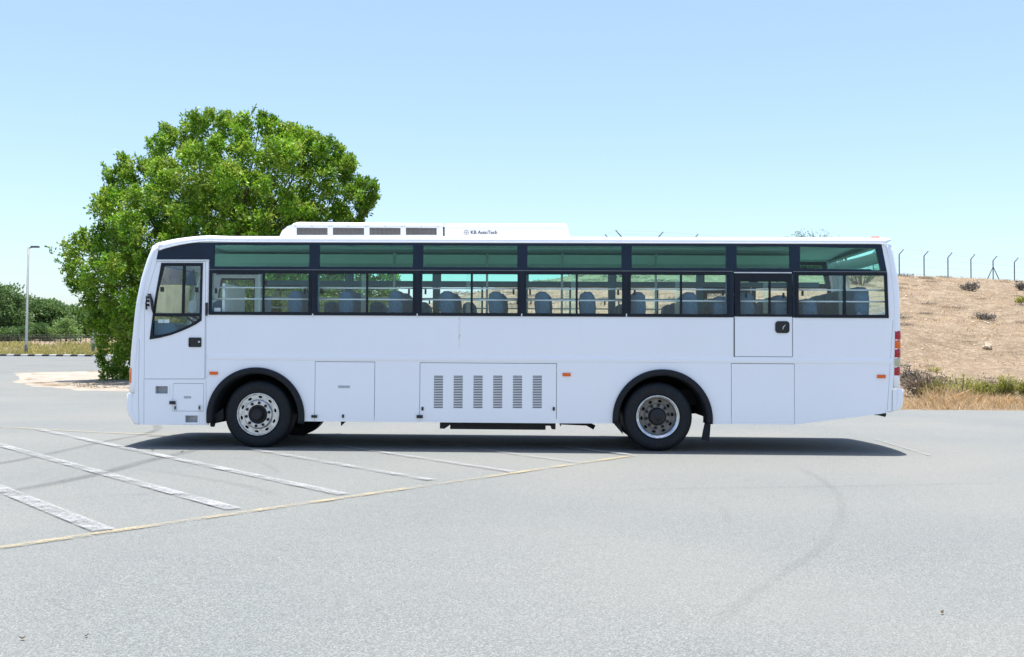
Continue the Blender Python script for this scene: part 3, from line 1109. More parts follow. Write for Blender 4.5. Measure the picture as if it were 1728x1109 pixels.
# recessed handle
hx0, hz0 = B(1308, 562.3); hx1, hz1 = B(1331.8, 542.2)
bm = bmesh.new()
add_plate(bm, [rect(hx0, hx1, hz0, hz1, 0.045, 6), rect(hx0 + 0.018, hx1 - 0.018, hz0 + 0.018, hz1 - 0.018, 0.032, 6)], -0.016, -0.003)
add_plate(bm, [rect(hx0 + 0.016, hx1 - 0.016, hz0 + 0.016, hz1 - 0.016, 0.03, 6)], -0.006, -0.0035)
hd = link('handle', bm_mesh(bm, 'handle'), M['plastic'], ed, (0, 0, 0))
bm = bmesh.new()
cxh, czh = (hx0 + hx1) / 2, (hz0 + hz1) / 2
add_tube(bm, [(cxh + 0.045, -0.012, czh + 0.035), (cxh + 0.01, -0.016, czh + 0.0), (cxh + 0.005, -0.014, czh - 0.035)], [0.004, 0.009, 0.005], 8)
link('lever', bm_mesh(bm, 'lever', True, True), M['trim'], ed, (0, 0, 0))

# ---------------- driver's door
dl = shrink(DOOR, 0.006)
DW_OUT = BP([(272.6, 443.9), (342.8, 443.9), (341.8, 480), (340.4, 541), (331, 547.5), (319, 553.5), (305, 559.6), (289, 565.5), (270, 570.3), (252.8, 573.0), (257.6, 535), (262.5, 500)])
DW_UP = BP([(276.6, 449), (338.8, 449), (337.4, 528.6), (261.0, 528.6), (266, 492)])
DW_LO = BP([(259.6, 534), (336.6, 534), (336.3, 538.5), (319, 549), (304, 555.5), (288.5, 561.5), (272, 565), (258.4, 566.8)])
dp = plate('driver_door', [dl, shrink(DW_OUT, 0.01)], -0.002, T, M['white'], bus)
dw = plate('window_frame', [DW_OUT, DW_UP, DW_LO], -0.012, T - 0.006, M['frame'], dp)
dw.location = (0, 0, 0)
bm = bmesh.new()
for lp in (shrink(DW_UP, -0.006), shrink(DW_LO, -0.006)):
    tr_ = tessellate_polygon([[Vector((p[0], p[1], 0)) for p in lp]])
    v = [bm.verts.new((p[0], 0.014, p[1])) for p in lp]
    for a, b, c in tr_:
        bm.faces.new((v[a], v[b], v[c]))
dg = link('glass', bm_mesh(bm, 'glass'), M['glass'], dp, (0, 0, 0))
mx0 = BP([(309, 449), (313.2, 449), (311.0, 529), (306.8, 529)])
link('mullion', plate('tmp_mullion', [mx0], -0.010, 0.012, M['frame']).data, None, dp, (0, 0, 0))
bpy.data.objects.remove(bpy.data.objects['tmp_mullion'])
def reparent(o, p):
    o.parent = p
    o.location = (0, 0, 0)
    return o
reparent(box('latch', BX(271, 488), BX(276.5, 488), -0.016, 0.012, B(273, 492.5)[1], B(273, 484.5)[1], M['plastic'], bus, 0.004), dp)
reparent(box('latch', BX(329.8, 488), BX(334.4, 488), -0.016, 0.012, B(332, 493.5)[1], B(332, 485)[1], M['plastic'], bus, 0.004), dp)
# handle
hx0, hz0 = B(318.6, 585.8); hx1, hz1 = B(340.2, 569.8)
bm = bmesh.new()
add_plate(bm, [rect(hx0, hx1, hz0, hz1, 0.018, 5), rect(hx0 + 0.012, hx1 - 0.012, hz0 + 0.012, hz1 - 0.05, 0.012, 4)], -0.016, -0.003)
add_plate(bm, [rect(hx0 + 0.008, hx1 - 0.008, hz0 + 0.008, hz1 - 0.045, 0.01, 4)], -0.007, -0.0035)
link('handle', bm_mesh(bm, 'handle'), M['plastic'], dp, (0, 0, 0))
bm = bmesh.new()
add_tube(bm, [(hx1 - 0.03, -0.020, hz0 + 0.075), (hx1 - 0.03, -0.006, hz0 + 0.075)], 0.014, 12)
link('lock', bm_mesh(bm, 'lock', True), M['trim'], dp, (0, 0, 0))
# passenger-side door opening gets a glazed door too
d2 = plate('front_door', [dl, shrink(DW_OUT, 0.01)], -0.002, T, M['white'], bus)
for v in d2.data.vertices:
    v.co.y = W - v.co.y
d2.data.flip_normals()
for c in (dw, dg):
    c2 = mirror_y(c)
    c2.parent = d2
# white drip strip over the door
pl0 = BP([(263.5, 438.6), (353.4, 438.6), (353.4, 441.0), (263, 441.0)])
plate('rain_rail', [pl0], -0.014, -0.002, M['rail'], bus)
pbox('door_post', 347.9, 351.8, 441.8, 531, M['white'], y0=-0.010, y1=-0.001, bev=0.003)
pbox('hinge', 347.6, 351.4, 511, 533, M['plastic'], y0=-0.03, y1=-0.011)
pbox('hinge', 348.2, 351.0, 622, 636, M['white'], y0=-0.012, y1=-0.001)
# mirror
bm = bmesh.new()
add_tube(bm, [at(250.5, 497, -0.02), at(247.2, 503, -0.08), at(246.4, 512, -0.10), at(247.2, 522, -0.02)], 0.012, 8)
add_tube(bm, [at(253, 496, -0.02), at(256, 508, -0.05), at(257.4, 521, -0.05), at(258.6, 528, -0.03)], [0.012, 0.02, 0.02, 0.010], 8)
link('mirror_arm', bm_mesh(bm, 'mirror_arm', True, True), M['plastic'], bus)
for zz in (502, 508, 515):
    c = at(249.2, zz, -0.06)
    box('mirror_clamp', c.x - 0.02, c.x + 0.02, c.y - 0.02, c.y + 0.02, c.z - 0.018, c.z + 0.018, M['plastic'], bus, 0.005)

# ---------------- marker lamps
for a in ((354.2, 368.0, 627.3, 632.4), (949.2, 963.0, 629.5, 635.0), (1479.8, 1494.0, 632.6, 638.2)):
    m_ = pbox('side_marker', *a, M['orange'], y0=-0.022, bev=0.006)

# ---------------- wheel arches
def flare(cx, cz, zl):
    bm = bmesh.new()
    n = 48
    prof = [(0.700, -0.004), (0.700, -0.030), (0.690, -0.050), (0.640, -0.055), (0.615, -0.040), (0.605, 0.03), (0.605, 0.20)]
    rows = []
    outer = arch_pts(cx, cz, 0.70, zl, n)
    for i in range(n + 1):
        ox, oz = outer[i]
        ang = math.atan2(oz - cz, ox - cx)
        rows.append([bm.verts.new((cx + r * math.cos(ang), y, cz + r * math.sin(ang))) for r, y in prof])
    for a, b in zip(rows[:-1], rows[1:]):
        for k in range(len(prof) - 1):
            bm.faces.new((a[k], a[k + 1], b[k + 1], b[k]))
    # close the feet
    for row in (rows[0], rows[-1]):
        bm.faces.new(row)
    for f in bm.faces:
        f.smooth = True
    return link('wheel_arch', bm_mesh(bm, 'wheel_arch'), M['rubber'], bus)
for (cx, cz), zl in zip(ARCH, (0.345, 0.392)):
    both(flare(cx, cz, zl))

# dark wheel housings behind the arches
def housing(cx, cz, a_from, a_to):
    bm = bmesh.new()
    n = 32
    rows = []
    for i in range(n + 1):
        a = math.radians(a_from + (a_to - a_from) * i / n)
        x, z = cx + 0.63 * math.cos(a), cz + 0.63 * math.sin(a)
        rows.append([bm.verts.new((x, y, z)) for y in (0.05, 0.95)])
    for a, b in zip(rows[:-1], rows[1:]):
        bm.faces.new((a[0], a[1], b[1], b[0]))
    c0 = bm.verts.new((cx, 0.95, cz))
    for a, b in zip(rows[:-1], rows[1:]):
        bm.faces.new((a[1], c0, b[1]))
    return link('wheelhouse', bm_mesh(bm, 'wheelhouse'), M['lining'], bus)
both(housing(ARCH[0][0], ARCH[0][1], -2, 190))
both(housing(ARCH[1][0], ARCH[1][1], 2, 176))
# front arch inner flap and rear mud flap
plate('mud_flap', [BP([(353, 721), (351.5, 716), (360, 700), (374, 690), (374.5, 706), (372, 709.5), (360, 713.5), (358, 721)])], 0.06, 0.10, M['rubber'], bus)
plate('mud_flap', [BP([(1190.5, 712), (1200, 714), (1198.5, 734), (1196.8, 745.5), (1184.5, 742.5), (1187, 728)])], 0.02, 0.05, M['rubber'], bus)
plate('mud_flap', [BP([(1035.5, 714.8), (1046, 712), (1052, 734)])], 0.02, 0.04, M['rubber'], bus)

# ---------------- wheels
RT_ = 0.485
TYRE = [(0.298, 0.030), (0.305, 0.010), (0.330, 0.000), (0.375, -0.008), (0.420, -0.008), (0.448, 0.000), (0.468, 0.012), (0.480, 0.030)]
g = 0.036
yy = 0.048
while yy < 0.235:
    TYRE += [(RT_, yy), (RT_, yy + g * 0.62), (RT_ - 0.012, yy + g * 0.66), (RT_ - 0.012, yy + g * 0.96)]
    yy += g
TYRE += [(0.478, 0.250), (0.440, 0.275), (0.340, 0.27), (0.298, 0.24)]

def ring_holes(bm, r0, r1, y, hr_t, hr_r, rh, n, thick, seg=80, phase=0.0):
    outer = [(r1 * math.cos(2 * math.pi * k / seg), r1 * math.sin(2 * math.pi * k / seg)) for k in range(seg)]
    inner = [(r0 * math.cos(2 * math.pi * k / seg), r0 * math.sin(2 * math.pi * k / seg)) for k in range(seg)]
    hl = []
    for i in range(n):
        a = 2 * math.pi * (i + phase) / n
        c, s = math.cos(a), math.sin(a)
        lp = []
        for k in range(16):
            b = 2 * math.pi * k / 16
            u, v = hr_r * math.cos(b), hr_t * math.sin(b)
            lp.append(((rh + u) * c - v * s, (rh + u) * s + v * c))
        hl.append(lp)
    add_plate(bm, [outer, inner] + hl, y, y + thick)

def text_mesh(txt, size, extrude, offset=0.0):
    cu = bpy.data.curves.new('lettering_curve', 'FONT')
    cu.body = txt
    cu.size = size
    cu.extrude = extrude
    cu.align_x = 'CENTER'
    o = bpy.data.objects.new('lettering_tmp', cu)
    COL.objects.link(o)
    bpy.context.view_layer.update()
    me = bpy.data.meshes.new_from_object(o.evaluated_get(bpy.context.evaluated_depsgraph_get()))
    bpy.data.objects.remove(o)
    bpy.data.curves.remove(cu)
    return me

def arc_lettering(txt, r, a_mid, step, size, parent):
    bm = bmesh.new()
    for i, ch in enumerate(txt):
        me = text_mesh(ch, size, 0.0012)
        a = math.radians(a_mid + (len(txt) - 1) / 2 * step - i * step)
        for v in me.vertices:
            # character frame: x to its right, y radial outwards
            u, w, h = v.co.x, v.co.y, v.co.z
            rr = r + w
            px, pz = rr * math.cos(a) + u * math.sin(a), rr * math.sin(a) - u * math.cos(a)
            v.co = (px, -0.0095 + h, pz)
        bm.from_mesh(me)
        bpy.data.meshes.remove(me)
    return link('lettering', bm_mesh(bm, 'lettering'), M['letter_tyre'], parent, (0, 0, 0))

def make_wheel(kind, x, z, y0):
    loc = Vector((x, y0, z))
    bm = bmesh.new()
    if kind == 'front':
        add_lathe(bm, [(0.306, 0.006), (0.306, -0.004), (0.300, -0.010), (0.292, -0.010), (0.286, -0.002), (0.282, 0.012), (0.281, 0.035)], 72)
        ring_holes(bm, 0.205, 0.282, 0.020, 0.030, 0.017, 0.246, 10, 0.008, phase=0.35)
        add_lathe(bm, [(0.213, 0.020), (0.206, 0.002), (0.198, -0.016), (0.190, -0.022), (0.140, -0.022), (0.132, -0.016)], 72)
    else:
        add_lathe(bm, [(0.306, 0.006), (0.306, -0.006), (0.298, -0.012), (0.288, -0.010), (0.282, 0.000), (0.274, 0.004), (0.262, 0.012), (0.255, 0.030), (0.252, 0.075), (0.250, 0.115)], 72)
    wheel = link('wheel', bm_mesh(bm, 'wheel', True, True), M['rim'], bus, loc - Vector(bus.location))
    for p in wheel.data.polygons:
        p.use_smooth = abs(p.normal.y) < 0.98
    if kind == 'rear':
        bm = bmesh.new()
        ring_holes(bm, 0.150, 0.252, 0.110, 0.028, 0.020, 0.218, 10, 0.010, phase=0.2)
        add_lathe(bm, [(0.185, 0.110), (0.180, 0.085), (0.172, 0.078), (0.125, 0.078)], 64)
        link('wheel_disc', bm_mesh(bm, 'wheel_disc'), M['rim_dirty'], wheel, (0, 0, 0))
    bm = bmesh.new()
    add_lathe(bm, [(0.28, 0.16), (0.0, 0.16)], 32)
    link('brake_backing', bm_mesh(bm, 'brake_backing'), M['lining'], wheel, (0, 0, 0))
    bm = bmesh.new()
    add_lathe(bm, TYRE, 96)
    # shoulder blocks: shallow notches read as tread on the visible edge
    tyre = link('tyre', bm_mesh(bm, 'tyre', True, True), M['rubber'], wheel, (0, 0, 0))
    bm = bmesh.new()
    if kind == 'front':
        add_lathe(bm, [(0.134, 0.0), (0.130, -0.012), (0.116, -0.020), (0.100, -0.012), (0.092, -0.004), (0.085, -0.020), (0.078, -0.075), (0.070, -0.085), (0.058, -0.088), (0.054, -0.080), (0.040, -0.080), (0.0, -0.080)], 48)
        ny, nr, nrad = -0.022, 0.165, 0.017
    else:
        add_lathe(bm, [(0.128, 0.080), (0.124, 0.040), (0.112, 0.010), (0.104, -0.004), (0.090, -0.008), (0.040, -0.010), (0.036, -0.016), (0.0, -0.016)], 48)
        ny, nr, nrad = 0.078, 0.160, 0.018
    link('hub', bm_mesh(bm, 'hub', True, True), M['hub'], wheel, (0, 0, 0))
    bm = bmesh.new()
    add_lathe(bm, [(nrad * 1.35, 0.0), (nrad * 1.35, -0.006), (nrad, -0.007), (nrad, -0.028), (nrad * 0.55, -0.029), (nrad * 0.5, -0.042), (0, -0.042)], 6)
    nut_me = bm_mesh(bm, 'lug_nut')
    nut_me.materials.append(M['hub'])
    for i in range(10):
        a = 2 * math.pi * (i + 0.3) / 10
        n_ = link('lug_nut', nut_me, None, wheel, (nr * math.cos(a), ny, nr * math.sin(a)))
    if kind == 'front':
        arc_lettering('GOODRIDE', 0.372, 112, 8.6, 0.062, wheel)
    else:
        arc_lettering('GOODRIDE', 0.372, -62, 8.6, 0.062, wheel)
        arc_lettering('GOODRIDE', 0.372, 118, 8.6, 0.062, wheel)
    return wheel

def copy_wheel(w, y0):
    c = w.copy()
    COL.objects.link(c)
    c.rotation_euler = (0, 0, math.pi)
    c.location.y = y0 - bus.location.y
    for ch in list(w.children):
        d = ch.copy()
        COL.objects.link(d)
        d.parent = c
    return c

wf = make_wheel('front', WHEELS[0][0], WHEELS[0][1], 0.06)
wr = make_wheel('rear', WHEELS[1][0], WHEELS[1][1], 0.03)
copy_wheel(wf, W - 0.06)
copy_wheel(wr, W - 0.03)
# inner wheels of the rear twins
bm = bmesh.new()
add_lathe(bm, TYRE, 64)
tw = bm_mesh(bm, 'twin_tyre', True, True)
tw.materials.append(M['rubber'])
for y in (0.35, W - 0.35 - 0.27):
    link('twin_tyre', tw, None, bus, Vector((WHEELS[1][0], y, WHEELS[1][1])) - Vector(bus.location))
# axles
for (x, z) in WHEELS:
    bm = bmesh.new()
    add_tube(bm, [(x, 0.3, z), (x, W - 0.3, z)], 0.09, 12)
    link('axle', bm_mesh(bm, 'axle', True, True), M['chassis'], bus)

def nose_offset(s):
    """set-back of the skin at distance s from the side (rounded corner, then a gentle bow)"""
    if s < RF:
        return RF - math.sqrt(max(0.0, RF * RF - (RF - s) ** 2))
    t = (s - RF) / (W / 2 - RF)
    return -0.10 * (1 - (1 - t) ** 2)

# ---------------- underbody
bm = bmesh.new()
for y in (0.75, 1.65):
    add_box(bm, -5.3, 4.7, y - 0.06, y + 0.06, 0.62, 0.85)
for x in (-5.2, -3.2, -1.5, 0.3, 2.6, 4.6):
    add_box(bm, x - 0.05, x + 0.05, 0.05, W - 0.05, 0.70, 0.80)
link('chassis_frame', bm_mesh(bm, 'chassis_frame'), M['chassis'], bus)
bm = bmesh.new()
add_box(bm, -5.5, 4.9, 0.05, W - 0.05, 1.12, 1.15)
link('floor', bm_mesh(bm, 'floor'), M['floor_in'], bus)
bm = bmesh.new()
ys_ = [0.05 + (W - 0.10) * k / 20 for k in range(21)]
pl_ = [(x_nose(1.1) + nose_offset(min(y, W - y)) + 0.025, y) for y in ys_] + [(-5.5, W - 0.05), (-5.5, 0.05)]
lo_ = [bm.verts.new((x, y, 1.12)) for x, y in pl_]
hi_ = [bm.verts.new((x, y, 1.15)) for x, y in pl_]
bm.faces.new(lo_); bm.faces.new(list(reversed(hi_)))
for k in range(len(pl_)):
    bm.faces.new((lo_[k], lo_[(k + 1) % len(pl_)], hi_[(k + 1) % len(pl_)], hi_[k]))
link('cab_floor', bm_mesh(bm, 'cab_floor'), M['in_dark'], bus)
pbox('step_beam', 741.5, 937.5, 700, 718, M['chassis'], y0=0.09, y1=0.20, bev=0)
pbox('step_beam', 758, 921, 717.5, 725.5, M['chassis'], y0=0.12, y1=0.22, bev=0.01)
plate('bracket', [BP([(741.5, 712), (760, 712), (757, 719), (749, 724.5), (741.2, 724)])], 0.07, 0.085, M['chassis'], bus)
plate('bracket', [BP([(921, 712), (938, 712), (937.6, 725.8), (931, 725), (929, 720)])], 0.07, 0.085, M['chassis'], bus)
plate('bracket', [BP([(573, 711), (582.8, 711), (573.3, 720)])], 0.08, 0.10, M['chassis'], bus)
pbox('exhaust_clamp', 945.5, 947.2, 712, 720, M['chassis'], y0=0.10, y1=0.13, bev=0)
bm = bmesh.new()
add_tube(bm, [at(944, 712.5, 0.3), at(990, 714.5, 0.3), at(1003, 721.5, 0.3)], 0.035, 10)
link('exhaust_pipe', bm_mesh(bm, 'exhaust_pipe', True, True), M['chassis'], bus)
bm = bmesh.new()
add_tube(bm, [at(1468, 696, 0.35), at(1484, 698, 0.35), at(1494, 700.5, 0.35)], 0.03, 10)
link('tailpipe', bm_mesh(bm, 'tailpipe', True, True), M['chassis'], bus)
box('fuel_tank', -2.5, -0.9, 0.35, 0.85, 0.42, 0.9, M['chassis'], bus, 0.03)
box('engine_block', -0.8, 0.9, 0.6, 1.8, 0.44, 0.95, M['chassis'], bus, 0.03)

# ---------------- front mask and tail
S_ = [0, 0.006, 0.02, 0.045, 0.08, 0.13, 0.22, 0.45, 0.8, W / 2]
YS = S_ + [W - s for s in reversed(S_[:-1])]

def skin(xf, zs, sign, filt, name, mat, extra=0.0):
    bm = bmesh.new()
    grid = []
    for z in zs:
        row = []
        for y in YS:
            s = min(y, W - y)
            row.append(bm.verts.new((xf(z) + sign * (nose_offset(s) + extra), y, z)))
        grid.append(row)
    for i in range(len(zs) - 1):
        for k in range(len(YS) - 1):
            if filt(0.5 * (zs[i] + zs[i + 1]), 0.5 * (YS[k] + YS[k + 1])):
                bm.faces.new((grid[i][k], grid[i][k + 1], grid[i + 1][k + 1], grid[i + 1][k]))
    loose = [v for v in bm.verts if not v.link_faces]
    bmesh.ops.delete(bm, geom=loose, context='VERTS')
    for f in bm.faces:
        f.smooth = True
    o = link(name, bm_mesh(bm, name), mat, bus)
    sol = o.modifiers.new('thickness', 'SOLIDIFY')
    sol.thickness = 0.02
    sol.offset = -1
    return o

FZ0 = [0.77, 0.9, 1.05, 1.2, 1.36, 1.5, 1.56, 1.6, 1.7, 1.8, 1.95, 2.1, 2.25, 2.4, 2.55, 2.66, 2.7, 2.8, 2.885]
def is_screen(z, y):
    return 1.56 < z < 2.7 and 0.2 < y < W - 0.2
skin(x_nose, FZ0, 1, lambda z, y: not is_screen(z, y), 'front_panel', M['white'])
skin(x_nose, FZ0, 1, is_screen, 'windscreen', M['glass'])
skin(x_nose, [0.318, 0.345, 0.39, 0.44, 0.5, 0.57, 0.65, 0.735, 0.752, 0.762], 1, lambda z, y: True, 'front_bumper', M['white'])
TZ = [0.905, 1.1, 1.3, 1.55, 1.73, 1.9, 2.0, 2.13, 2.3, 2.45, 2.6, 2.75, 2.84, 2.922]
def is_rear_glass(z, y):
    return 2.0 < z < 2.75 and 0.3 < y < W - 0.3
skin(x_tail, TZ, -1, lambda z, y: not is_rear_glass(z, y), 'rear_panel', M['white'])
skin(x_tail, TZ, -1, is_rear_glass, 'rear_window', M['glass'])
RB = sorted([(p[1], p[0]) for p in TAIL[:4]])
skin(lambda z: lerp_tab(RB, z), [0.575, 0.60, 0.64, 0.74, 0.85, 0.895], -1, lambda z, y: True, 'rear_bumper', M['white'])
# corner infill between rear bumper and side panel
for yv in (0.004, W - 0.03):
    plate('corner_panel', [[(4.82, 0.558), (4.955, 0.575)] + [(lerp_tab(RB, z) - RF + 0.012, z) for z in (0.58, 0.60, 0.64, 0.70, 0.76, 0.82, 0.88)] + [(lerp_tab(RB, 0.88) - RF + 0.012, 0.892), (4.955, 0.90), (4.955, 0.93), (4.82, 0.93)]], yv, yv + 0.026, M['white'], bus)

# front seams and fittings
pbox('vent_slot', 227.6, 234.2, 538.8, 540.8, M['plastic'], y0=0.03, y1=0.07, bev=0)
pbox('lock', 226.2, 228.8, 578, 584.2, M['plastic'], y0=0.03, y1=0.07, bev=0)
def seam(pts, w=0.006):
    bm = bmesh.new()
    P = [Vector((p[0], 0, p[1])) for p in pts]
    for a, b in zip(P[:-1], P[1:]):
        d = (b - a).normalized()
        n_ = Vector((-d.z, 0, d.x)) * w / 2
        v = [bm.verts.new(q + Vector((0, -0.0012, 0))) for q in (a + n_, b + n_, b - n_, a - n_)]
        bm.faces.new(v)
    return link('panel_seam', bm_mesh(bm, 'panel_seam'), M['plate'], bus)
seam([(BX(235.5, 665), 0.32), (BX(234.6, 620), 0.77), (BX(234.6, 600), 1.545)], 0.006)
seam([(BX(243.2, 700), 0.32), (BX(243.0, 642), 0.96)], 0.006)
seam([(BX(347.6, 642), 0.96), (BX(348.4, 700), 0.40)], 0.005)
seam([(BX(347.8, 535), 1.87), (BX(347.2, 640), 0.98)], 0.007)
seam([(x_tail(2.0) - RF - 0.01, 1.86), (BX(1497, 660), 0.60)], 0.005)
seam([(ED1 + 0.006, 1.88), (ED1 + 0.006, EDB)], 0.004)
seam([(BX(1506, 660), 0.885), (4.962, 0.59)], 0.010)
# indicator lamps on the front corners
def corner_lamp(name, z0, z1, xf, sign, s0, s1, mat, out=0.012):
    bm = bmesh.new()
    ss = [s0 + (s1 - s0) * k / 8 for k in range(9)]
    zs = [z0, z0 + 0.01, (z0 + z1) / 2, z1 - 0.01, z1]
    grid = []
    for iz, z in enumerate(zs):
        row = []
        for j, s in enumerate(ss):
            e = 0.0 if iz in (0, 4) or j in (0, 8) else out
            x = xf(z) + sign * (nose_offset(s)) - sign * e * 0.7
            row.append(bm.verts.new((x, s - e * 0.7, z)))
        grid.append(row)
    for i in range(4):
        for k in range(8):
            bm.faces.new((grid[i][k], grid[i][k + 1], grid[i + 1][k + 1], grid[i + 1][k]))
    o = link(name, bm_mesh(bm, name, True, True), mat, bus)
    return o
both(corner_lamp('front_indicator', B(220, 646.8)[1], B(220, 621)[1], x_nose, 1, 0.022, 0.30, M['orange']))
zt = B(1514, 558.3)[1]; zb = B(1514, 634.3)[1]
hgt = (zt - zb) / 5
for i, mname in enumerate(('red', 'clear', 'red', 'orange', 'red')):
    both(corner_lamp('tail_lamp', zb + i * hgt + 0.002, zb + (i + 1) * hgt - 0.001, x_tail, -1, 0.0008, 0.16, M[mname], 0.010))
for (xc, w) in ((-5.86, 0.3),):
    for y in (0.45, W - 0.45):
        bm = bmesh.new()
        add_box(bm, x_nose(1.0) - 0.075, x_nose(1.0) + 0.02, y - 0.22, y + 0.16, 0.88, 1.10, 0.02)
        link('headlight', bm_mesh(bm, 'headlight'), M['clear'], bus)

# ---------------- roof
RP = [(x - d, z) for (x, z), d in zip(BP([(257.5, 411.8), (268, 408.6), (284, 405.0), (300, 401.9), (318, 399.4), (335, 397.6), (352, 396.6)]), (0.028, 0.040, 0.045, 0.04, 0.03, 0.01, 0.0))]
roof_line = RP + [(x, 3.022) for x in np.linspace(RP[-1][0] + 0.3, B(1496, 402)[0], 30)] + [(B(1503, 402)[0] + 0.03, 3.014), (B(1506, 403)[0] + 0.03, 2.985)]
def roof_shift(x, s):
    """plan of the roof ends: the same rounded corners and bow as the front and rear skins, fading out along the roof"""
    o = nose_offset(min(s, W - s))
    return o * (1 - smooth(0, 1.0, x - roof_line[0][0])) - o * (1 - smooth(0, 0.7, roof_line[-1][0] - x))

def roof():
    bm = bmesh.new()
    ss = [0, 0.0, 0.008, 0.028, 0.06, 0.2, 0.5, 0.85, W / 2]
    dz = [-0.088, -0.055, -0.028, -0.008, 0.0, 0.014, 0.034, 0.048, 0.055]
    sec = list(zip(ss, dz)) + [(W - s, d) for s, d in list(zip(ss, dz))[::-1][1:]]
    rows = []
    n = len(roof_line)
    for i, (x, z) in enumerate(roof_line):
        k = min(1.0, 0.35 + 0.65 * min(1.0, i / 6))
        row = []
        for s, d in sec:
            row.append(bm.verts.new((x + roof_shift(x, s), s - 0.006 if s < W / 2 else s + 0.006, z + (d if d < 0 else d * k))))
        rows.append(row)
    for a, b in zip(rows[:-1], rows[1:]):
        for j in range(len(sec) - 1):
            bm.faces.new((a[j], a[j + 1], b[j + 1], b[j]))
    bm.faces.new(rows[0])
    bm.faces.new(list(reversed(rows[-1])))
    for f in bm.faces:
        f.smooth = len(f.verts) == 4
    return link('roof', bm_mesh(bm, 'roof'), M['white'], bus)
roof_o = roof()
# drip rail under the cant rail
bm = bmesh.new()
prof_px = [(x + roof_shift(x, 0), z - 0.088) for x, z in roof_line]
rows = []
for x, z in prof_px:
    rows.append([bm.verts.new((x, y, z + dz)) for y, dz in ((0.0, 0.010), (-0.016, 0.006), (-0.018, -0.004), (-0.002, -0.008))])
for a, b in zip(rows[:-1], rows[1:]):
    for j in range(3):
        bm.faces.new((a[j], a[j + 1], b[j + 1], b[j]))
both(link('drip_rail', bm_mesh(bm, 'drip_rail'), M['roof'], bus))
# roof marker lamps
for (a, b, t, u) in ((1473.6, 1487.4, 398.2, 402.5),):
    x0, z1 = B(a, t); x1, _ = B(b, t)
    box('roof_marker', x0, x1, 0.06, 0.16, 3.018, z1, M['orange'], bus, 0.008)
bm = bmesh.new()
p0, p1 = Vector(B(272, 408.6)), Vector(B(285, 405.6))
q0, q1 = Vector(B(275, 404.6)), Vector(B(284, 402.0))
add_plate(bm, [[tuple(p0), tuple(p1), tuple(q1), tuple(q0)]], 0.16, 0.26)
link('roof_marker', bm_mesh(bm, 'roof_marker'), M['orange'], bus)

# ---------------- roof air conditioner
def ac_box(name, prof, y0, y1, inset):
    """bevelled prism: prof = (x, z) side outline, first two points are its foot"""
    bm = bmesh.new()
    zmax = max(p[1] for p in prof)
    zmin = min(p[1] for p in prof)
    lv = []
    for y, e in ((y0, 0), (y0 + inset, 1), (y1 - inset, 1), (y1, 0)):
        lv.append([bm.verts.new((p[0], y, p[1] if e else min(p[1], zmax - 0.05))) for p in prof])
    n = len(prof)
    for a, b in zip(lv[:-1], lv[1:]):
        for k in range(n):
            bm.faces.new((a[k], a[(k + 1) % n], b[(k + 1) % n], b[k]))
    bm.faces.new(lv[0])
    bm.faces.new(list(reversed(lv[-1])))
    return link(name, bm_mesh(bm, name), M['roof'], bus)
ya = 0.30
A1 = BP([(469, 399.5), (747.5, 399.5), (747.5, 384.5), (747, 376.2), (612, 374.6), (502, 373.6), (494, 375.6), (485.6, 381.4), (476, 389.4)], ya)
A1[0] = (A1[0][0], 3.0); A1[1] = (A1[1][0], 3.0)
ac1 = ac_box('air_conditioner', A1, ya, W - ya, 0.07)
A2 = BP([(750.5, 399.5), (963, 399.5), (959, 384.5), (955, 376.6), (752.5, 376.2), (750.5, 378.5)], ya)
A2[0] = (A2[0][0], 3.0); A2[1] = (A2[1][0], 3.0)
ac2 = ac_box('air_conditioner', A2, ya, W - ya, 0.07)
pj = plate('joint_gap', [BP([(747.3, 383), (750.9, 383), (750.9, 398), (747.3, 398)], ya)], ya + 0.02, ya + 0.05, M['plastic'], bus)
for a, b in ((501, 553), (562, 614.5), (623.7, 676), (685, 737)):
    v0 = [B(a, 396.6, ya), B(b, 396.6, ya), B(b, 385.0, ya), B(a, 384.4, ya)]
    o = plate('vent', [v0], ya - 0.006, ya - 0.001, M['vent'], ac1)
    o.location = (0, 0, 0)
    fr = plate('vent_frame', [shrink(v0, -0.016), shrink(v0, -0.001)], ya - 0.010, ya - 0.001, M['roof'], ac1)
    fr.location = (0, 0, 0)
    for (sx, sy) in ((a - 2.5, 382.0), (b + 2.5, 382.4), ((a + b) / 2, 382.2)):
        x, z = B(sx, sy, ya)
        bm = bmesh.new()
        add_tube(bm, [(x, ya - 0.014, z), (x, ya - 0.0005, z)], 0.008, 8)
        link('bolt', bm_mesh(bm, 'bolt', True), M['plate'], ac1, (0, 0, 0))
me = text_mesh('KB AutoTech', 0.062, 0.0006)
bm = bmesh.new()
for sh, dz in ((0, 0.0), (0.0016, 0.0007), (0.0032, 0.0013)):       # three struck-over copies make the face bold
    b2 = me.copy()
    for v in b2.vertices:
        v.co.x += sh
        v.co.z += dz
    bm.from_mesh(b2)
    bpy.data.meshes.remove(b2)
bm.to_mesh(me)
bm.free()
xs_ = [v.co.x for v in me.vertices]; zs_ = [v.co.y for v in me.vertices]
tx0, tz0 = B(794.5, 395.2, ya); tx1, tz1 = B(839.2, 389.4, ya)
for v in me.vertices:
    u = (v.co.x - min(xs_)) / (max(xs_) - min(xs_)); w = (v.co.y - min(zs_)) / (max(zs_) - min(zs_))
    v.co = (tx0 + (tx1 - tx0) * u, ya - 0.0025 + v.co.z, tz0 + (tz1 - tz0) * w)
link('lettering', me, M['letter'], ac2, (0, 0, 0))
lx, lz = B(787, 392.6, ya)
bm = bmesh.new()
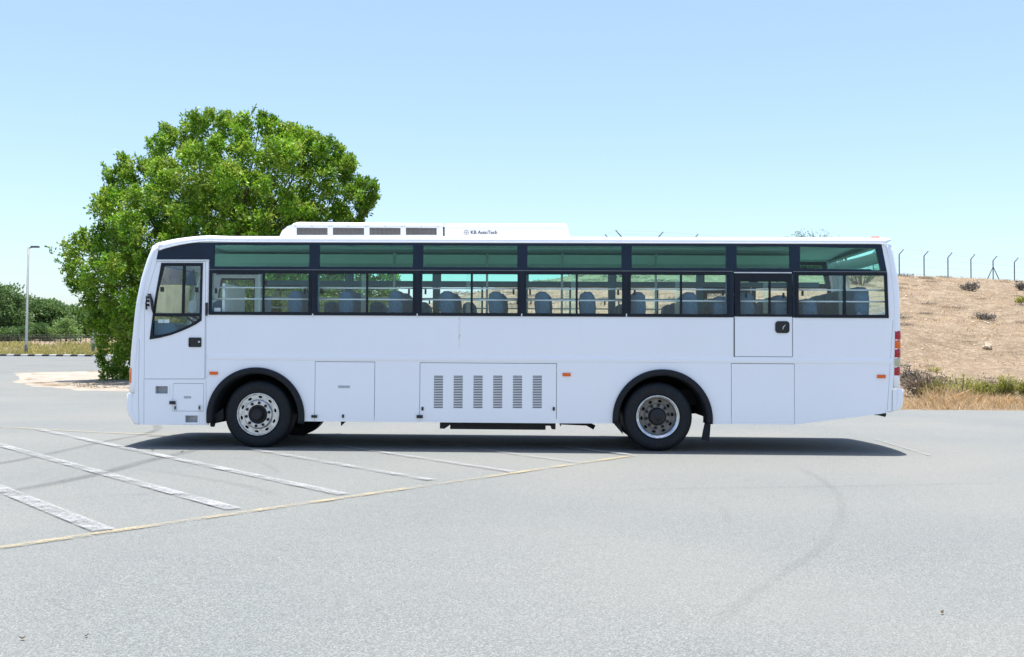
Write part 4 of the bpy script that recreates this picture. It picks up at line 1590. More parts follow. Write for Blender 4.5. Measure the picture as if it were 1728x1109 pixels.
circ = lambda r: [(lx + r * math.cos(2 * math.pi * k / 28), lz + r * math.sin(2 * math.pi * k / 28)) for k in range(28)]
add_plate(bm, [circ(0.036), circ(0.031)], ya - 0.004, ya - 0.001)
add_plate(bm, [rect(lx - 0.028, lx + 0.028, lz - 0.002, lz + 0.002)], ya - 0.004, ya - 0.001)
add_plate(bm, [rect(lx - 0.002, lx + 0.002, lz - 0.028, lz + 0.028)], ya - 0.0045, ya - 0.001)
link('emblem', bm_mesh(bm, 'emblem'), M['galv'], ac2, (0, 0, 0))

# rust streak under the second window joint
sx = BX(775.5, 550)
sheet('rust_streak', [(sx - 0.012, 1.40), (sx + 0.010, 1.45), (sx + 0.016, 1.87), (sx - 0.018, 1.87)], -0.0012, M['rust'], bus)

# small silver seam clips between the sliding windows
for px in (528, 704.2, 880.4, 1057):
    pbox('clip', px - 1, px + 1, 529.5, 535.5, M['rail'], y0=-0.018, y1=-0.0035, bev=0.001)

# ---------------- interior
ceil = bmesh.new()
nseg = 14
rows = []
for x in (-5.0, 4.85):
    rows.append([ceil.verts.new((x, 0.06 + (W - 0.12) * k / nseg, 2.945 + 0.05 * math.sin(math.pi * k / nseg))) for k in range(nseg + 1)])
for k in range(nseg):
    ceil.faces.new((rows[0][k], rows[0][k + 1], rows[1][k + 1], rows[1][k]))
link('ceiling', bm_mesh(ceil, 'ceiling'), M['pale'], bus)
def duct(y0, y1, x0, x1):
    bm = bmesh.new()
    s = 1 if y1 > y0 else -1
    pr = [(y0, 2.94), (y0 + s * 0.04, 2.80), (y0 + s * 0.12, 2.755), (y1, 2.735), (y1, 2.94)]
    a = [bm.verts.new((x0, y, z)) for y, z in pr]
    b = [bm.verts.new((x1, y, z)) for y, z in pr]
    n = len(pr)
    for k in range(n):
        bm.faces.new((a[k], a[(k + 1) % n], b[(k + 1) % n], b[k]))
    bm.faces.new(a); bm.faces.new(list(reversed(b)))
    return link('air_duct', bm_mesh(bm, 'air_duct'), M['duct'], bus)
dk = duct(1.60, W - 0.12, -5.25, 4.1)
vm = bmesh.new()
add_lathe(vm, [(0.06, 0.0), (0.06, 0.012), (0.045, 0.014), (0.04, 0.006), (0, 0.006)], 16)
bmesh.ops.rotate(vm, verts=vm.verts, cent=(0, 0, 0), matrix=Matrix.Rotation(-math.pi / 2, 3, 'X'))
vme = bm_mesh(vm, 'air_nozzle')
vme.materials.append(M['in_dark'])
for i in range(24):
    link('air_nozzle', vme, None, dk, (-4.2 + i * 0.35, 1.86, 2.742))
box('ceiling_lamp', -3.0, 3.9, 0.98, 1.03, 2.962, 2.975, M['rail'], bus)
# window posts seen from inside, both sides
for px in (529.5, 705, 881, 1057, 1233):
    x = BX(px, 500)
    both(box('window_post', x - 0.055, x + 0.055, T + 0.012, T + 0.05, 1.0, 2.9, M['in_dark'], bus))
both(box('window_rail', -4.55, 4.7, T + 0.012, T + 0.045, 2.50, 2.58, M['in_dark'], bus))

seat_root = None
def seat_mesh():
    bm = bmesh.new()
    # cushion and legs
    add_box(bm, -0.24, 0.22, -0.21, 0.21, 0.36, 0.47, 0.03)
    add_box(bm, -0.05, 0.05, -0.17, 0.17, 0.15, 0.35)
    return bm_mesh(bm, 'seat')
def back_mesh():
    bm = bmesh.new()
    # side outline of a tall shaped backrest (front = -x)
    pr = [(0.13, 0.44), (0.24, 0.42), (0.30, 0.80), (0.315, 1.05), (0.30, 1.20), (0.25, 1.255), (0.16, 1.26), (0.10, 1.22), (0.085, 1.10), (0.10, 0.96), (0.14, 0.80), (0.12, 0.62)]
    lv = []
    for y, s in ((-0.215, 0.80), (-0.19, 0.96), (-0.12, 1.0), (0.12, 1.0), (0.19, 0.96), (0.215, 0.80)):
        cx, cz = 0.2, 0.85
        lv.append([bm.verts.new((cx + (x - cx) * s, y, cz + (z - cz) * (1 - (1 - s) * 0.30))) for x, z in pr])
    n = len(pr)
    for a, b in zip(lv[:-1], lv[1:]):
        for k in range(n):
            bm.faces.new((a[k], a[(k + 1) % n], b[(k + 1) % n], b[k]))
    bm.faces.new(lv[0]); bm.faces.new(list(reversed(lv[-1])))
    return bm_mesh(bm, 'backrest', True, True)
def wing_mesh():
    bm = bmesh.new()
    add_plate(bm, [[(-0.02, 0.50), (0.16, 0.50), (0.20, 0.86), (0.14, 0.90), (0.10, 0.84)]], -0.235, -0.222)
    add_plate(bm, [[(-0.02, 0.50), (0.16, 0.50), (0.20, 0.86), (0.14, 0.90), (0.10, 0.84)]], 0.222, 0.235)
    return bm_mesh(bm, 'armrest')
sm, bk, wg = seat_mesh(), back_mesh(), wing_mesh()
sm.materials.append(M['in_dark']); bk.materials.append(M['fabric']); wg.materials.append(M['fabric_side'])
def seat_at(x, y, dz=0.0, rz=0.0):
    s = link('seat', sm, None, bus, Vector((x, y, 1.0 + dz)) - Vector(bus.location))
    s.rotation_euler = (0, 0, rz)
    link('backrest', bk, None, s, (0, 0, 0))
    link('armrest', wg, None, s, (0, 0, 0))
    return s
near_px = [506, 590, 672, 757, 838, 915, 990, 1074, 1160]
for i, px in enumerate(near_px):
    x = BX(px, 500, 0.4) - 0.2
    seat_at(x, 0.36)
    seat_at(x + 0.04, 0.81, 0.0)
for px in (560, 636, 712, 790, 868, 955, 1052, 1135, 1213):
    x = BX(px, 508, 1.7) - 0.2
    if px in (868, 955):
        continue
    seat_at(x, 2.10, -0.08)
    seat_at(x + 0.03, 1.68, -0.08)
for px, dz in ((1212, -0.02), (1254, 0.04), (1312, 0.0), (1358, -0.05)):
    x = BX(px, 500, 0.4) - 0.2
    seat_at(x, 0.36, dz - 0.04)
    seat_at(x, 0.81, dz - 0.04)
for px in (1300, 1390):
    x = BX(px, 500, 1.7) - 0.2
    seat_at(x, 1.68, 0.0)
    seat_at(x, 2.10, 0.0)
for k in range(5):                                                  # back bench
    seat_at(4.40, 0.33 + k * 0.45, 0.08)
# vertical grab poles
for px in (666, 822, 948, 1106):
    x = BX(px, 500, 1.5)
    bm = bmesh.new()
    add_tube(bm, [(x, 1.45, 1.0), (x, 1.45, 2.95)], 0.018, 8)
    link('grab_pole', bm_mesh(bm, 'grab_pole', True, True), M['rail'], bus)

# driver's place: partition, dashboard, steering wheel, seat, blind
box('partition', -4.52, -4.48, 0.10, 1.0, 1.0, 2.35, M['pale'], bus, 0.01)
box('partition', -4.52, -4.48, 1.9, 2.35, 1.0, 2.30, M['in_dark'], bus, 0.01)
bm = bmesh.new()
add_plate(bm, [[(-5.62, 1.0), (-5.1, 1.0), (-5.12, 1.60), (-5.22, 1.76), (-5.52, 1.80), (-5.60, 1.70)]], 0.10, W - 0.10)
link('dashboard', bm_mesh(bm, 'dashboard'), M['in_dark'], bus)
bm = bmesh.new()
ring = [Vector((-5.02, 0.55 + 0.23 * math.cos(a), 1.80 + 0.23 * math.sin(a) * 0.5)) + Vector((0.23 * math.sin(a) * -0.8, 0, 0)) for a in np.linspace(0, 2 * math.pi, 33)]
add_tube(bm, ring, 0.016, 8, False)
add_tube(bm, [(-5.02, 0.55, 1.80), (-5.30, 0.55, 1.45)], 0.02, 8)
add_tube(bm, [(-5.02, 0.33, 1.80), (-5.02, 0.77, 1.80)], 0.014, 8)
link('steering_wheel', bm_mesh(bm, 'steering_wheel', True, True), M['plastic'], bus)
seat_at(-4.85, 0.55, -0.14)
plate('blind', [BP([(270, 446), (307, 446), (306, 480.5), (266.5, 480.5)], 1.9)], 1.90, 1.91, M['curtain'], bus)
plate('blind', [BP([(311, 446), (325, 446), (330, 481.5), (309, 481.5)], 1.9)], 1.93, 1.94, M['curtain'], bus)
def cloth_mat():
    t = NT('beige_cloth')
    c = t.ramp(t.noise(t.coords((1, 1, 0.3)), 11, 5, 0.7), [(0.3, (0.60, 0.53, 0.38)), (0.7, (0.80, 0.73, 0.56))])
    d = t.n('ShaderNodeBsdfDiffuse'); tl = t.n('ShaderNodeBsdfTranslucent')
    t.l(c, d.inputs[0]); t.l(c, tl.inputs[0])
    mx = t.n('ShaderNodeMixShader'); mx.inputs[0].default_value = 0.55
    t.l(d.outputs[0], mx.inputs[1]); t.l(tl.outputs[0], mx.inputs[2]); t.l(mx.outputs[0], t.out.inputs[0])
    return t.m
M['beige'] = cloth_mat()
plate('cab_curtain', [BP([(262, 481), (306.5, 481), (306.5, 532), (258, 532)], 1.9), ], 1.92, 1.93, M['beige'], bus)
plate('cab_curtain', [BP([(309.5, 482), (318, 482), (316, 532), (308.5, 532)], 1.9)], 1.95, 1.96, M['beige'], bus)
plate('inner_mirror', [round_poly(BP([(318.5, 507), (331.5, 507), (331.5, 528), (317.5, 528)], 1.0), 0.08)], 1.0, 1.03, M['paper'], bus)
plate('sticker', [BP([(266, 539), (275, 539), (275, 545), (266, 545)])], 0.016, 0.018, M['paper'], bus)
plate('sticker', [BP([(276, 539), (285, 539), (285, 545), (276, 545)])], 0.016, 0.018, M['paper'], bus)
plate('sticker', [BP([(360.5, 519.5), (371, 519.5), (371, 526.5), (360.5, 526.5)])], 0.027, 0.029, M['paper'], bus)

# ================================================================== VEGETATION
D_T = 27.3
OUTLINE = [(104, 445), (126, 397), (143, 384), (158, 403), (168, 383), (168, 357), (159, 339), (178, 320), (185, 306), (193, 288), (194, 266), (215, 263), (230, 284), (243, 268), (262, 254), (258, 231), (277, 214), (292, 216), (303, 238), (322, 212), (335, 193), (354, 187), (383, 186), (393, 204), (407, 199), (443, 191), (467, 197), (473, 213), (496, 210), (512, 219), (539, 229), (565, 236), (581, 249), (585, 262), (604.6, 269), (603, 285), (598, 302), (618, 305), (631, 300), (641, 315), (637.6, 338), (624, 355), (611, 374), (625, 400), (660, 430), (672, 470), (665, 500), (640, 540), (580, 600), (500, 640), (300, 650), (230, 650), (176, 642), (166, 623), (168, 594), (160, 575), (162, 558), (151, 534), (146, 521), (135, 502), (116, 480)]

def in_poly(P, poly):
    x, y = P[:, 0], P[:, 1]
    ins = np.zeros(len(P), bool)
    n = len(poly)
    for i in range(n):
        x0, y0 = poly[i]; x1, y1 = poly[(i + 1) % n]
        c = ((y0 > y) != (y1 > y)) & (x < (x1 - x0) * (y - y0) / (y1 - y0 + 1e-12) + x0)
        ins ^= c
    return ins

def edge_dist(P, poly):
    d = np.full(len(P), 1e9)
    n = len(poly)
    for i in range(n):
        a = np.array(poly[i]); b = np.array(poly[(i + 1) % n])
        ab = b - a
        t = np.clip(((P - a) @ ab) / (ab @ ab + 1e-12), 0, 1)
        d = np.minimum(d, np.linalg.norm(P - (a + t[:, None] * ab), axis=1))
    return d

def big_tree():
    poly = [B(px, py, D_T) for px, py in OUTLINE]
    pa = np.array(poly)
    lo, hi = pa.min(0), pa.max(0)
    root = empty('broadleaf_tree', ((lo[0] + hi[0]) / 2, D_T, ground_h((lo[0] + hi[0]) / 2, D_T)), 'big round bright green leafy tree standing behind the front of the bus', 'tree')
    # clumps of branch ends filling the crown's depth
    C = rng.uniform(lo, hi, (14000, 2))
    C = C[in_poly(C, poly)]
    d = edge_dist(C, poly)
    r = np.clip(d * 0.95, 0.18, rng.uniform(0.35, 0.95, len(d)))
    ok = d > 0.16
    C, d, r = C[ok], d[ok], r[ok]
    # thin out by spacing
    keep, kept, kr = [], np.zeros((0, 3)), np.zeros(0)
    for i in range(len(C)):
        e = min(1.0, d[i] / 3.6)
        half = 4.6 * e ** 0.9
        v = rng.uniform(-1, 1)
        v = math.copysign(abs(v) ** 0.6, v)
        p = np.array([C[i, 0], D_T + half * v, C[i, 1]])
        if len(kept) and np.min(np.linalg.norm(kept - p, axis=1) - 0.95 * (kr + r[i])) < 0:
            continue
        kept = np.vstack([kept, p]); kr = np.append(kr, r[i])
    cen0 = np.array([(lo[0] + hi[0]) / 2, D_T, lo[1] + 0.45 * (hi[1] - lo[1])])
    ros, dirs = [], []
    core = []
    for p, rr in zip(kept, kr):
        n = max(9, int(66 * (rr / 0.7) ** 2))
        u = unit(rng.normal(0, 1, (n, 3)))
        out = unit((p - cen0)[None])[0]
        u = unit(u + 0.30 * out + np.array([0, 0, 0.6]))
        q = p + u * rr * rng.uniform(0.66, 1.12, (n, 1)) * np.array([0.88, 0.88, 1.12])
        ros.append(q); dirs.append(unit(u + np.array([0, 0, 0.6])))
        core.append(p + rng.normal(0, 0.33 * rr, (int(150 * rr / 0.7) + 4, 3)) - np.array([0, 0, 0.15 * rr]))
    ros, dirs, core = np.vstack(ros), np.vstack(dirs), np.vstack(core)
    m = 12
    cen = np.repeat(ros, m, 0) + rng.normal(0, 0.070, (len(ros) * m, 3))
    od = np.repeat(dirs, m, 0) * 0.55 + rng.normal(0, 0.5, (len(ros) * m, 3))
    # upright shoots breaking the outline of the crown
    E0, E1 = np.array(poly), np.roll(np.array(poly), -1, 0)
    for i in range(230):
        k = rng.integers(len(E0))
        b0 = E0[k] + (E1[k] - E0[k]) * rng.uniform()
        if b0[1] < lo[1] + 2.0:
            continue
        o2 = b0 - cen0[[0, 2]]
        o2 = o2 / np.linalg.norm(o2)
        b0 = b0 - o2 * rng.uniform(0.40, 0.80)
        dv = np.array([o2[0] * 0.6 + rng.normal(0, 0.25), rng.normal(0, 0.3), abs(o2[1]) * 0.5 + 0.75])
        L = rng.uniform(0.3, 0.62)
        kk = int(34 * L / 0.45)
        tt = rng.uniform(0, 1, (kk, 1))
        q = np.array([b0[0], D_T + rng.normal(0, 0.7), b0[1]]) + dv * L * tt + rng.normal(0, 0.075, (kk, 3)) * (1.15 - tt)
        cen = np.vstack([cen, q]); od = np.vstack([od, dv + rng.normal(0, 0.5, (kk, 3))])
    cen = np.vstack([cen, core]); od = np.vstack([od, rng.normal(0, 1, core.shape)])
    P2 = cen[:, [0, 2]]
    keep_l = in_poly(P2, poly) | (edge_dist(P2, poly) < 0.05)
    cen, od = cen[keep_l], od[keep_l]
    print('big tree clumps', len(kept), 'leaves', len(cen))
    me = leaf_mesh('crown', cen, od, 0.165, 0.46, 0.9)
    link('crown', me, M['leaf_big'], root)
    bm = bmesh.new()
    bx, by, bz = root.location
    bx0 = bx - 0.5
    add_tube(bm, [(bx0, by, bz - 0.2), (bx0 + 0.1, by, bz + 0.8), (bx0, by + 0.1, bz + 2.2)], [0.42, 0.34, 0.28], 12)
    sel = rng.choice(len(kept), min(70, len(kept)), replace=False)
    for i in sel:
        p = kept[i]
        st = Vector((bx0, by, bz + rng.uniform(0.9, 2.1)))
        e = Vector(p)
        mid = st.lerp(e, 0.45) + Vector((rng.normal(0, 0.3), rng.normal(0, 0.3), 0.4))
        add_tube(bm, [st, mid, e], [0.14, 0.07, 0.02], 6)
    link('trunk', bm_mesh(bm, 'trunk', True, True), M['bark'], root)
big_tree()

def blob_tree(name, x, y, w, h, label, group=None, mat='leaf_far', leaf=0.34, n_clump=46, per=70, low=0.0, cat='tree', trunk=True):
    z = ground_h(x, y)
    root = empty(name, (x, y, z), label, cat, group)
    cs = []
    for i in range(n_clump):
        a = rng.uniform(0, 2 * math.pi)
        t = rng.uniform(low, 1)
        prof = math.sqrt(max(0.02, 1 - (2 * (t - 0.42) / 1.2) ** 2))
        rr = prof * (w / 2) * 0.82 * math.sqrt(rng.uniform(0.2, 1))
        cs.append((x + rr * math.cos(a), y + rr * math.sin(a), z + h * (0.06 + 0.84 * t), w * rng.uniform(0.11, 0.19)))
    cen, od = [], []
    for cx, cy, cz, r in cs:
        u = unit(rng.normal(0, 1, (per, 3)) + np.array([0, 0, 0.3]))
        cen.append(np.array([cx, cy, cz]) + u * r * rng.uniform(0.5, 1.1, (per, 1)) * np.array([1, 1, 0.8]))
        od.append(u)
    me = leaf_mesh('crown', np.vstack(cen), np.vstack(od), leaf, 0.55, 0.5)
    link('crown', me, M[mat], root)
    if trunk:
        bm = bmesh.new()
        add_tube(bm, [(x, y, z - 0.2), (x + 0.1, y, z + h * 0.3), (x, y, z + h * 0.6)], [0.035 * w, 0.028 * w, 0.012 * w], 8)
        for cx, cy, cz, r in cs[:10]:
            add_tube(bm, [(x, y, z + h * 0.25), (cx, cy, cz)], [0.018 * w, 0.005 * w], 6)
        link('trunk', bm_mesh(bm, 'trunk', True, True), M['bark'], root)
    return root

far_trees = [  # px centre, py top, distance y, px width, label, material
    (-62, 474, 100, 90, 'dark tree at the far left end of the treeline, mostly outside the view', 'leaf_far'),
    (2, 478, 98, 72, 'tallest dark green tree of the treeline at the left edge', 'leaf_far'),
    (46, 505, 104, 62, 'dark green tree of the treeline rising directly behind the tall lamp post', 'leaf_far'),
    (84, 508, 106, 56, 'round-topped dark tree midway along the treeline right of the lamp post', 'leaf_far'),
    (118, 518, 112, 52, 'dark sloping tree of the treeline just left of the big tree', 'leaf_far'),
    (147, 522, 118, 44, 'pale hazy tree at the right end of the treeline beside the big tree', 'leaf_light'),
    (190, 526, 120, 60, 'tree at the end of the treeline hidden behind the big tree', 'leaf_far'),
]
for px, py, yd_, pw, lab, mt in far_trees:
    x, zt_ = B(px, py, yd_)
    w = pw * 1.5 * (yd_ + 12.7) / F
    h = zt_ - ground_h(x, yd_)
    blob_tree('treeline_tree', x, yd_, w, h, lab, 'trees of the far treeline', mt, 0.34, 90, 120)
for px, py, yd_, pw, lab, mt in ((32, 553, 95, 40, 'mid green bush below the treeline left of the lamp post', 'leaf_far'),
                                 (72, 548, 96, 36, 'olive green bush below the treeline right of the lamp post', 'leaf_far'),
                                 (112, 540, 96, 46, 'bright light green feathery bush in front of the dark treeline', 'leaf_light'),
                                 (4, 556, 94, 34, 'mid green bush below the treeline at the left edge', 'leaf_far')):
    x, zt_ = B(px, py, yd_)
    w = pw * 1.2 * (yd_ + 12.7) / F
    h = max(0.8, zt_ - ground_h(x, yd_))
    blob_tree('bush', x, yd_, w, h, lab, 'bushes below the treeline', mt, 0.24, 34, 80, cat='bush')

# shrub on the hill showing over the roof
def shrub(name, x, y, w, h, label, mat, n=900, leaf=0.12, group=None, cat='shrub', stems=14, spread=0.6):
    z = ground_h(x, y)
    root = empty(name, (x, y, z), label, cat, group)
    bm = bmesh.new()
    cen, od = [], []
    for i in range(stems):
        a = rng.uniform(0, 2 * math.pi)
        rr = w / 2 * math.sqrt(rng.uniform(0.05, 1))
        tip = np.array([rr * math.cos(a), rr * math.sin(a) * spread, h * rng.uniform(0.55, 1.0) * (1 - 0.45 * (rr / (w / 2)) ** 2)])
        base = np.array([tip[0] * 0.25, tip[1] * 0.25, -0.03])
        mid = (base + tip) / 2 + np.array([0, 0, 0.08 * h])
        add_tube(bm, [Vector(base + np.array([x, y, z])), Vector(mid + np.array([x, y, z])), Vector(tip + np.array([x, y, z]))], [0.018 * h, 0.012 * h, 0.004], 4, False)
        k = max(3, n // stems)
        t = rng.uniform(0.25, 1.03, (k, 1))
        p = base * (1 - t) ** 2 + 2 * mid * t * (1 - t) + tip * t * t
        cen.append(p + rng.normal(0, 0.05 * max(w, h) ** 0.7, (k, 3)) + np.array([x, y, z]))
        od.append(np.tile(unit((tip - base)[None]), (k, 1)) + rng.normal(0, 0.5, (k, 3)))
    link('foliage', leaf_mesh('foliage', np.vstack(cen), np.vstack(od), leaf, 0.4, 0.3), M[mat], root)
    link('stems', bm_mesh(bm, 'stems', True, True), M['twig_dark'], root)
    return root

x, _ = B(1365, 420, 51)
shrub('shrub', x, 51, 5.8, 2.95, 'sparse green shrub whose tips just show above the bus roof near the rear', 'leaf_light', 7000, 0.13, stems=80)
x, _ = B(1416, 420, 51.5)
shrub('shrub', x, 51.5, 1.7, 2.95, 'thin twiggy shrub on the hill showing above the roof at the far rear', 'leaf_far', 160, 0.10, stems=6)
x, _ = B(1448, 440, 47)
shrub('shrub', x, 46.5, 3.0, 1.6, 'green shrub on the hilltop seen through the rear window glass', 'leaf_far', 900, 0.11, stems=26)

# ================================================================== HILL FENCE
def hill_fence():
    pts = []
    for n in range(17):
        x = 5.4 + 2.545 * n
        pts.append((x, y_ridge(x) + 0.6 + 0.2 * n))
    lpts = [(5.4 - 0.45 * n, 44.9 + 3.0 * n) for n in range(1, 8)]
    root = empty('security_fence', (5.4, 44.9, ground_h(5.4, 44.9)), 'thin dark post and wire fence with bent tops along the crest of the hill', 'fence')
    tops = []
    for i, (x, y) in enumerate(list(reversed(lpts)) + pts):
        z = ground_h(x, y)
        left = i < len(lpts)
        dx, dy = (0.0, 0.0)
        bm = bmesh.new()
        lean = -0.34 if i <= len(lpts) else 0.34
        hh = 1.78
        add_tube(bm, [(x, y, z - 0.2), (x, y, z + hh), (x + lean, y + 0.02, z + hh + 0.40)], 0.042, 6)
        o = link('post', bm_mesh(bm, 'post', True, True), M['post'], root)
        if i - len(lpts) == 13 or i == len(lpts):
            bm = bmesh.new()
            for s in (-1, 1):
                add_tube(bm, [(x, y, z + hh * 0.72), (x + s * 0.62, y, z - 0.1)], 0.034, 6)
            link('brace', bm_mesh(bm, 'brace', True, True), M['post'], o, (0, 0, 0))
        tops.append((x, y, z, lean, hh))
    bm = bmesh.new()
    for a, b in zip(tops[:-1], tops[1:]):
        for fz in (0.3, 0.9, 1.45):
            add_tube(bm, [(a[0], a[1], a[2] + fz), (b[0], b[1], b[2] + fz)], 0.004, 4, False)
        for ff in (0.4, 0.95):
            add_tube(bm, [(a[0] + a[3] * ff, a[1], a[2] + a[4] + 0.40 * ff), (b[0] + b[3] * ff, b[1], b[2] + b[4] + 0.40 * ff)], 0.0035, 4, False)
    link('wire', bm_mesh(bm, 'wire'), M['galv'], root)
hill_fence()

# far left fence below the treeline
def left_fence():
    x0, _ = B(-60, 580, 88)
    x1, _ = B(215, 575, 88)
    root = empty('wire_fence', ((x0 + x1) / 2, 88, ground_h((x0 + x1) / 2, 88)), 'low wire fence with many thin posts running below the far treeline', 'fence')
    n = 38
    pm = None
    P = []
    for i in range(n):
        x = x0 + (x1 - x0) * i / (n - 1)
        y = 88 + 6 * (i / n) ** 2
        z = ground_h(x, y)
        bm = bmesh.new()
        add_box(bm, -0.035, 0.035, -0.035, 0.035, -0.1, 0.95 + 0.06 * math.sin(i * 2.3))
        if pm is None:
            pm = bm_mesh(bm, 'post'); pm.materials.append(M['bark'])
        else:
            bm.free()
        link('post', pm, None, root, Vector((x, y, z)) - Vector(root.location))
        P.append((x, y, z))
    bm = bmesh.new()
    for a, b in zip(P[:-1], P[1:]):
        for fz in (0.15, 0.35, 0.55, 0.75, 0.92):
            add_tube(bm, [(a[0], a[1], a[2] + fz), (b[0], b[1], b[2] + fz)], 0.006, 4, False)
    link('wire', bm_mesh(bm, 'wire'), M['galv'], root)
left_fence()

# ================================================================== STREET LAMPS
def street_lamp(px_base, py_base, px_top, py_top, Y, label, arm=1.6):
    x, zb_ = B(px_base, py_base, Y)
    _, zt_ = B(px_top, py_top, Y)
    z = ground_h(x, Y)
    H = zt_ - z
    root = empty('street_lamp', (x, Y, z), label, 'street lamp', 'street lamps along the far road')
    bm = bmesh.new()
    add_tube(bm, [(x, Y, z - 0.1), (x, Y, z + 0.9), (x, Y, z + 0.92), (x, Y, z + H)], [0.15, 0.14, 0.12, 0.065], 12)
    link('pole', bm_mesh(bm, 'pole', True, True), M['galv'], root)
    bm = bmesh.new()
    add_tube(bm, [(x, Y, z + H - 0.1), (x + 0.5, Y, z + H)], 0.05, 8)
    link('arm', bm_mesh(bm, 'arm', True, True), M['galv'], root)
    bm = bmesh.new()
    add_box(bm, x + 0.25, x + 0.95, Y - 0.15, Y + 0.15, z + H - 0.06, z + H + 0.10, 0.03)
    link('lamp_head', bm_mesh(bm, 'lamp_head'), M['lampgrey'], root)
    return root
street_lamp(44, 597, 46, 417, 66, 'tall grey street lamp standing clear on the verge at the left')
street_lamp(157, 589, 158, 409, 70, 'grey street lamp half hidden by the leaves of the big tree')

# ================================================================== GROUND COVER
def blades(name, pts, h, lean, mat, width=0.03):
    n = len(pts)
    hh = h * rng.uniform(0.5, 1.3, (n, 1))
    a = rng.uniform(0, 2 * math.pi, n)
    side = np.stack([np.cos(a), np.sin(a), np.zeros(n)], 1) * width * 0.5
    ln = np.clip(rng.normal(0, lean, (n, 3)), -1.1, 1.1); ln[:, 2] = 0
    tip = pts + np.array([0, 0, 1]) * hh + ln * hh
    mid = pts + np.array([0, 0, 0.55]) * hh + ln * hh * 0.3
    v = np.stack([pts - side, pts + side, mid + side * 0.8, tip, mid - side * 0.8], 1).reshape(-1, 3)
    f = np.arange(n * 5).reshape(n, 5)
    o = link(name, np_mesh(name, v, f), M[mat])
    return tag(o, kind='stuff')

def scatter(n, x0, x1, yfun0, yfun1, clump=0.0, seed_scale=0.7):
    out = []
    while len(out) < n:
        x = rng.uniform(x0, x1)
        y = rng.uniform(yfun0(x), yfun1(x))
        if clump > 0:
            c = math.sin(x * seed_scale * 2.1 + 1.7 * math.sin(y * 0.9)) + math.sin(y * seed_scale * 2.7 + 1.3 * math.sin(x * 1.3))
            if c < rng.uniform(-2, 2) * (1.2 - clump):
                continue
        out.append((x, y, ground_h(x, y) - 0.01))
    return np.array(out)

# straw grass on the verge to the right of and behind the bus
p = scatter(34000, -6, 30, lambda x: lot_edge_y(x) + 0.25, lambda x: lot_edge_y(x) + 5.0, 0.5)
hm = (0.20 + 0.16 * np.clip((p[:, 1:2] - 12) / 3, 0, 1)) * (1 + 0.45 * np.sin(p[:, 0] * 1.7 + 1.2 * np.sin(p[:, 1] * 1.3)) + 0.35 * np.sin(p[:, 0] * 4.3 + p[:, 1] * 2.1))[:, None]
blades('dry_grass', p, hm, 0.7, 'straw', 0.014)
p = scatter(9000, -6, 34, lambda x: 15.0, lambda x: 22.0, 0.8)
blades('dry_grass', p, 0.15, 0.4, 'straw', 0.02)
p = scatter(9000, -6, 45, lambda x: 20.0, lambda x: y_ridge(x) + 1.5, 0.75, 0.45)
blades('dry_grass', p, 0.16, 0.6, 'straw', 0.03)
# yellow-green grass on the bank beyond the kerb
p = scatter(15000, -66, -20, lambda x: road_far_y(x) + 0.5, lambda x: 86, 0.35, 0.3)
blades('bank_grass', p, 0.42, 0.5, 'grass_yellow', 0.07)
# dry litter at the foot of the big tree
p = scatter(3500, -19, -9, lambda x: lot_edge_y(x) + 1.2, lambda x: 30, 0.4)
blades('leaf_litter', p, 0.06, 1.6, 'twig', 0.06)

# stones on the slope
def stones():
    vs_, fs_ = [], []
    base = np.array([(1, 0, 0), (-1, 0, 0), (0, 1, 0), (0, -1, 0), (0, 0, 1), (0, 0, -1)], float)
    tri = np.array([(0, 2, 4), (2, 1, 4), (1, 3, 4), (3, 0, 4), (2, 0, 5), (1, 2, 5), (3, 1, 5), (0, 3, 5)])
    k = 0
    for i in range(2600):
        x = rng.uniform(-8, 42); y = rng.uniform(17, y_ridge(x) + 1)
        s = 0.03 + 0.09 * rng.uniform() ** 4
        v = base * rng.uniform(0.6, 1.3, (6, 3)) * s
        v[:, 2] *= 0.6
        c, sn = math.cos(i), math.sin(i)
        v = v @ np.array([[c, -sn, 0], [sn, c, 0], [0, 0, 1]])
        vs_.append(v + np.array([x, y, ground_h(x, y)])); fs_.append(tri + k); k += 6
    tag(link('stones', np_mesh('stones', np.vstack(vs_), np.vstack(fs_)), M['stone']), kind='stuff')
stones()

# ---- shrubs of the verge and slope
def shrub_px(px, py, Y, pw, ph, label, mat, name='dry_shrub', n=500, leaf=0.08, group=None, stems=30):
    x, _ = B(px, py, Y)
    k = (Y + 12.7) / F
    return shrub(name, x, Y, pw * k, ph * k, label, mat, n, leaf, group, 'shrub', stems)

shrub_px(1566, 640, 17.4, 88, 46, 'large grey-brown leafless shrub at the foot of the slope right behind the bus tail', 'twig', n=2600, leaf=0.10, stems=150)
shrub_px(1535, 600, 21.0, 56, 34, 'grey shrub on the slope touching the bus tail lamps', 'twig_dark', n=700, leaf=0.09, stems=40)
for i, (px, pw, ph, lab) in enumerate(((1585, 62, 36, 'low lime green shrub left of the others in the verge row'),
                                       (1622, 74, 46, 'broad lime green shrub in the middle of the verge row'),
                                       (1655, 46, 32, 'small yellowish lime shrub right of the broad one in the verge row'),
                                       (1697, 50, 41, 'rounded lime green shrub near the right edge of the verge'),
                                       (1735, 50, 42, 'lime green shrub cut by the right edge of the photo'))):
    shrub_px(px, 655, 16.9 + 0.5 * (i % 2), pw, ph, lab, 'leaf_lime', 'lime_shrub', 1500, 0.07, 'lime shrubs along the verge', 40)
shrub_px(1680, 640, 18.6, 90, 34, 'grey twiggy shrub behind the lime shrubs near the right edge', 'twig', n=1500, leaf=0.09, stems=90)
shrub_px(1636, 470, 49, 34, 16, 'dark bush on the hill crest below a fence post', 'twig_dark', 'bush', 700, 0.13, stems=26)
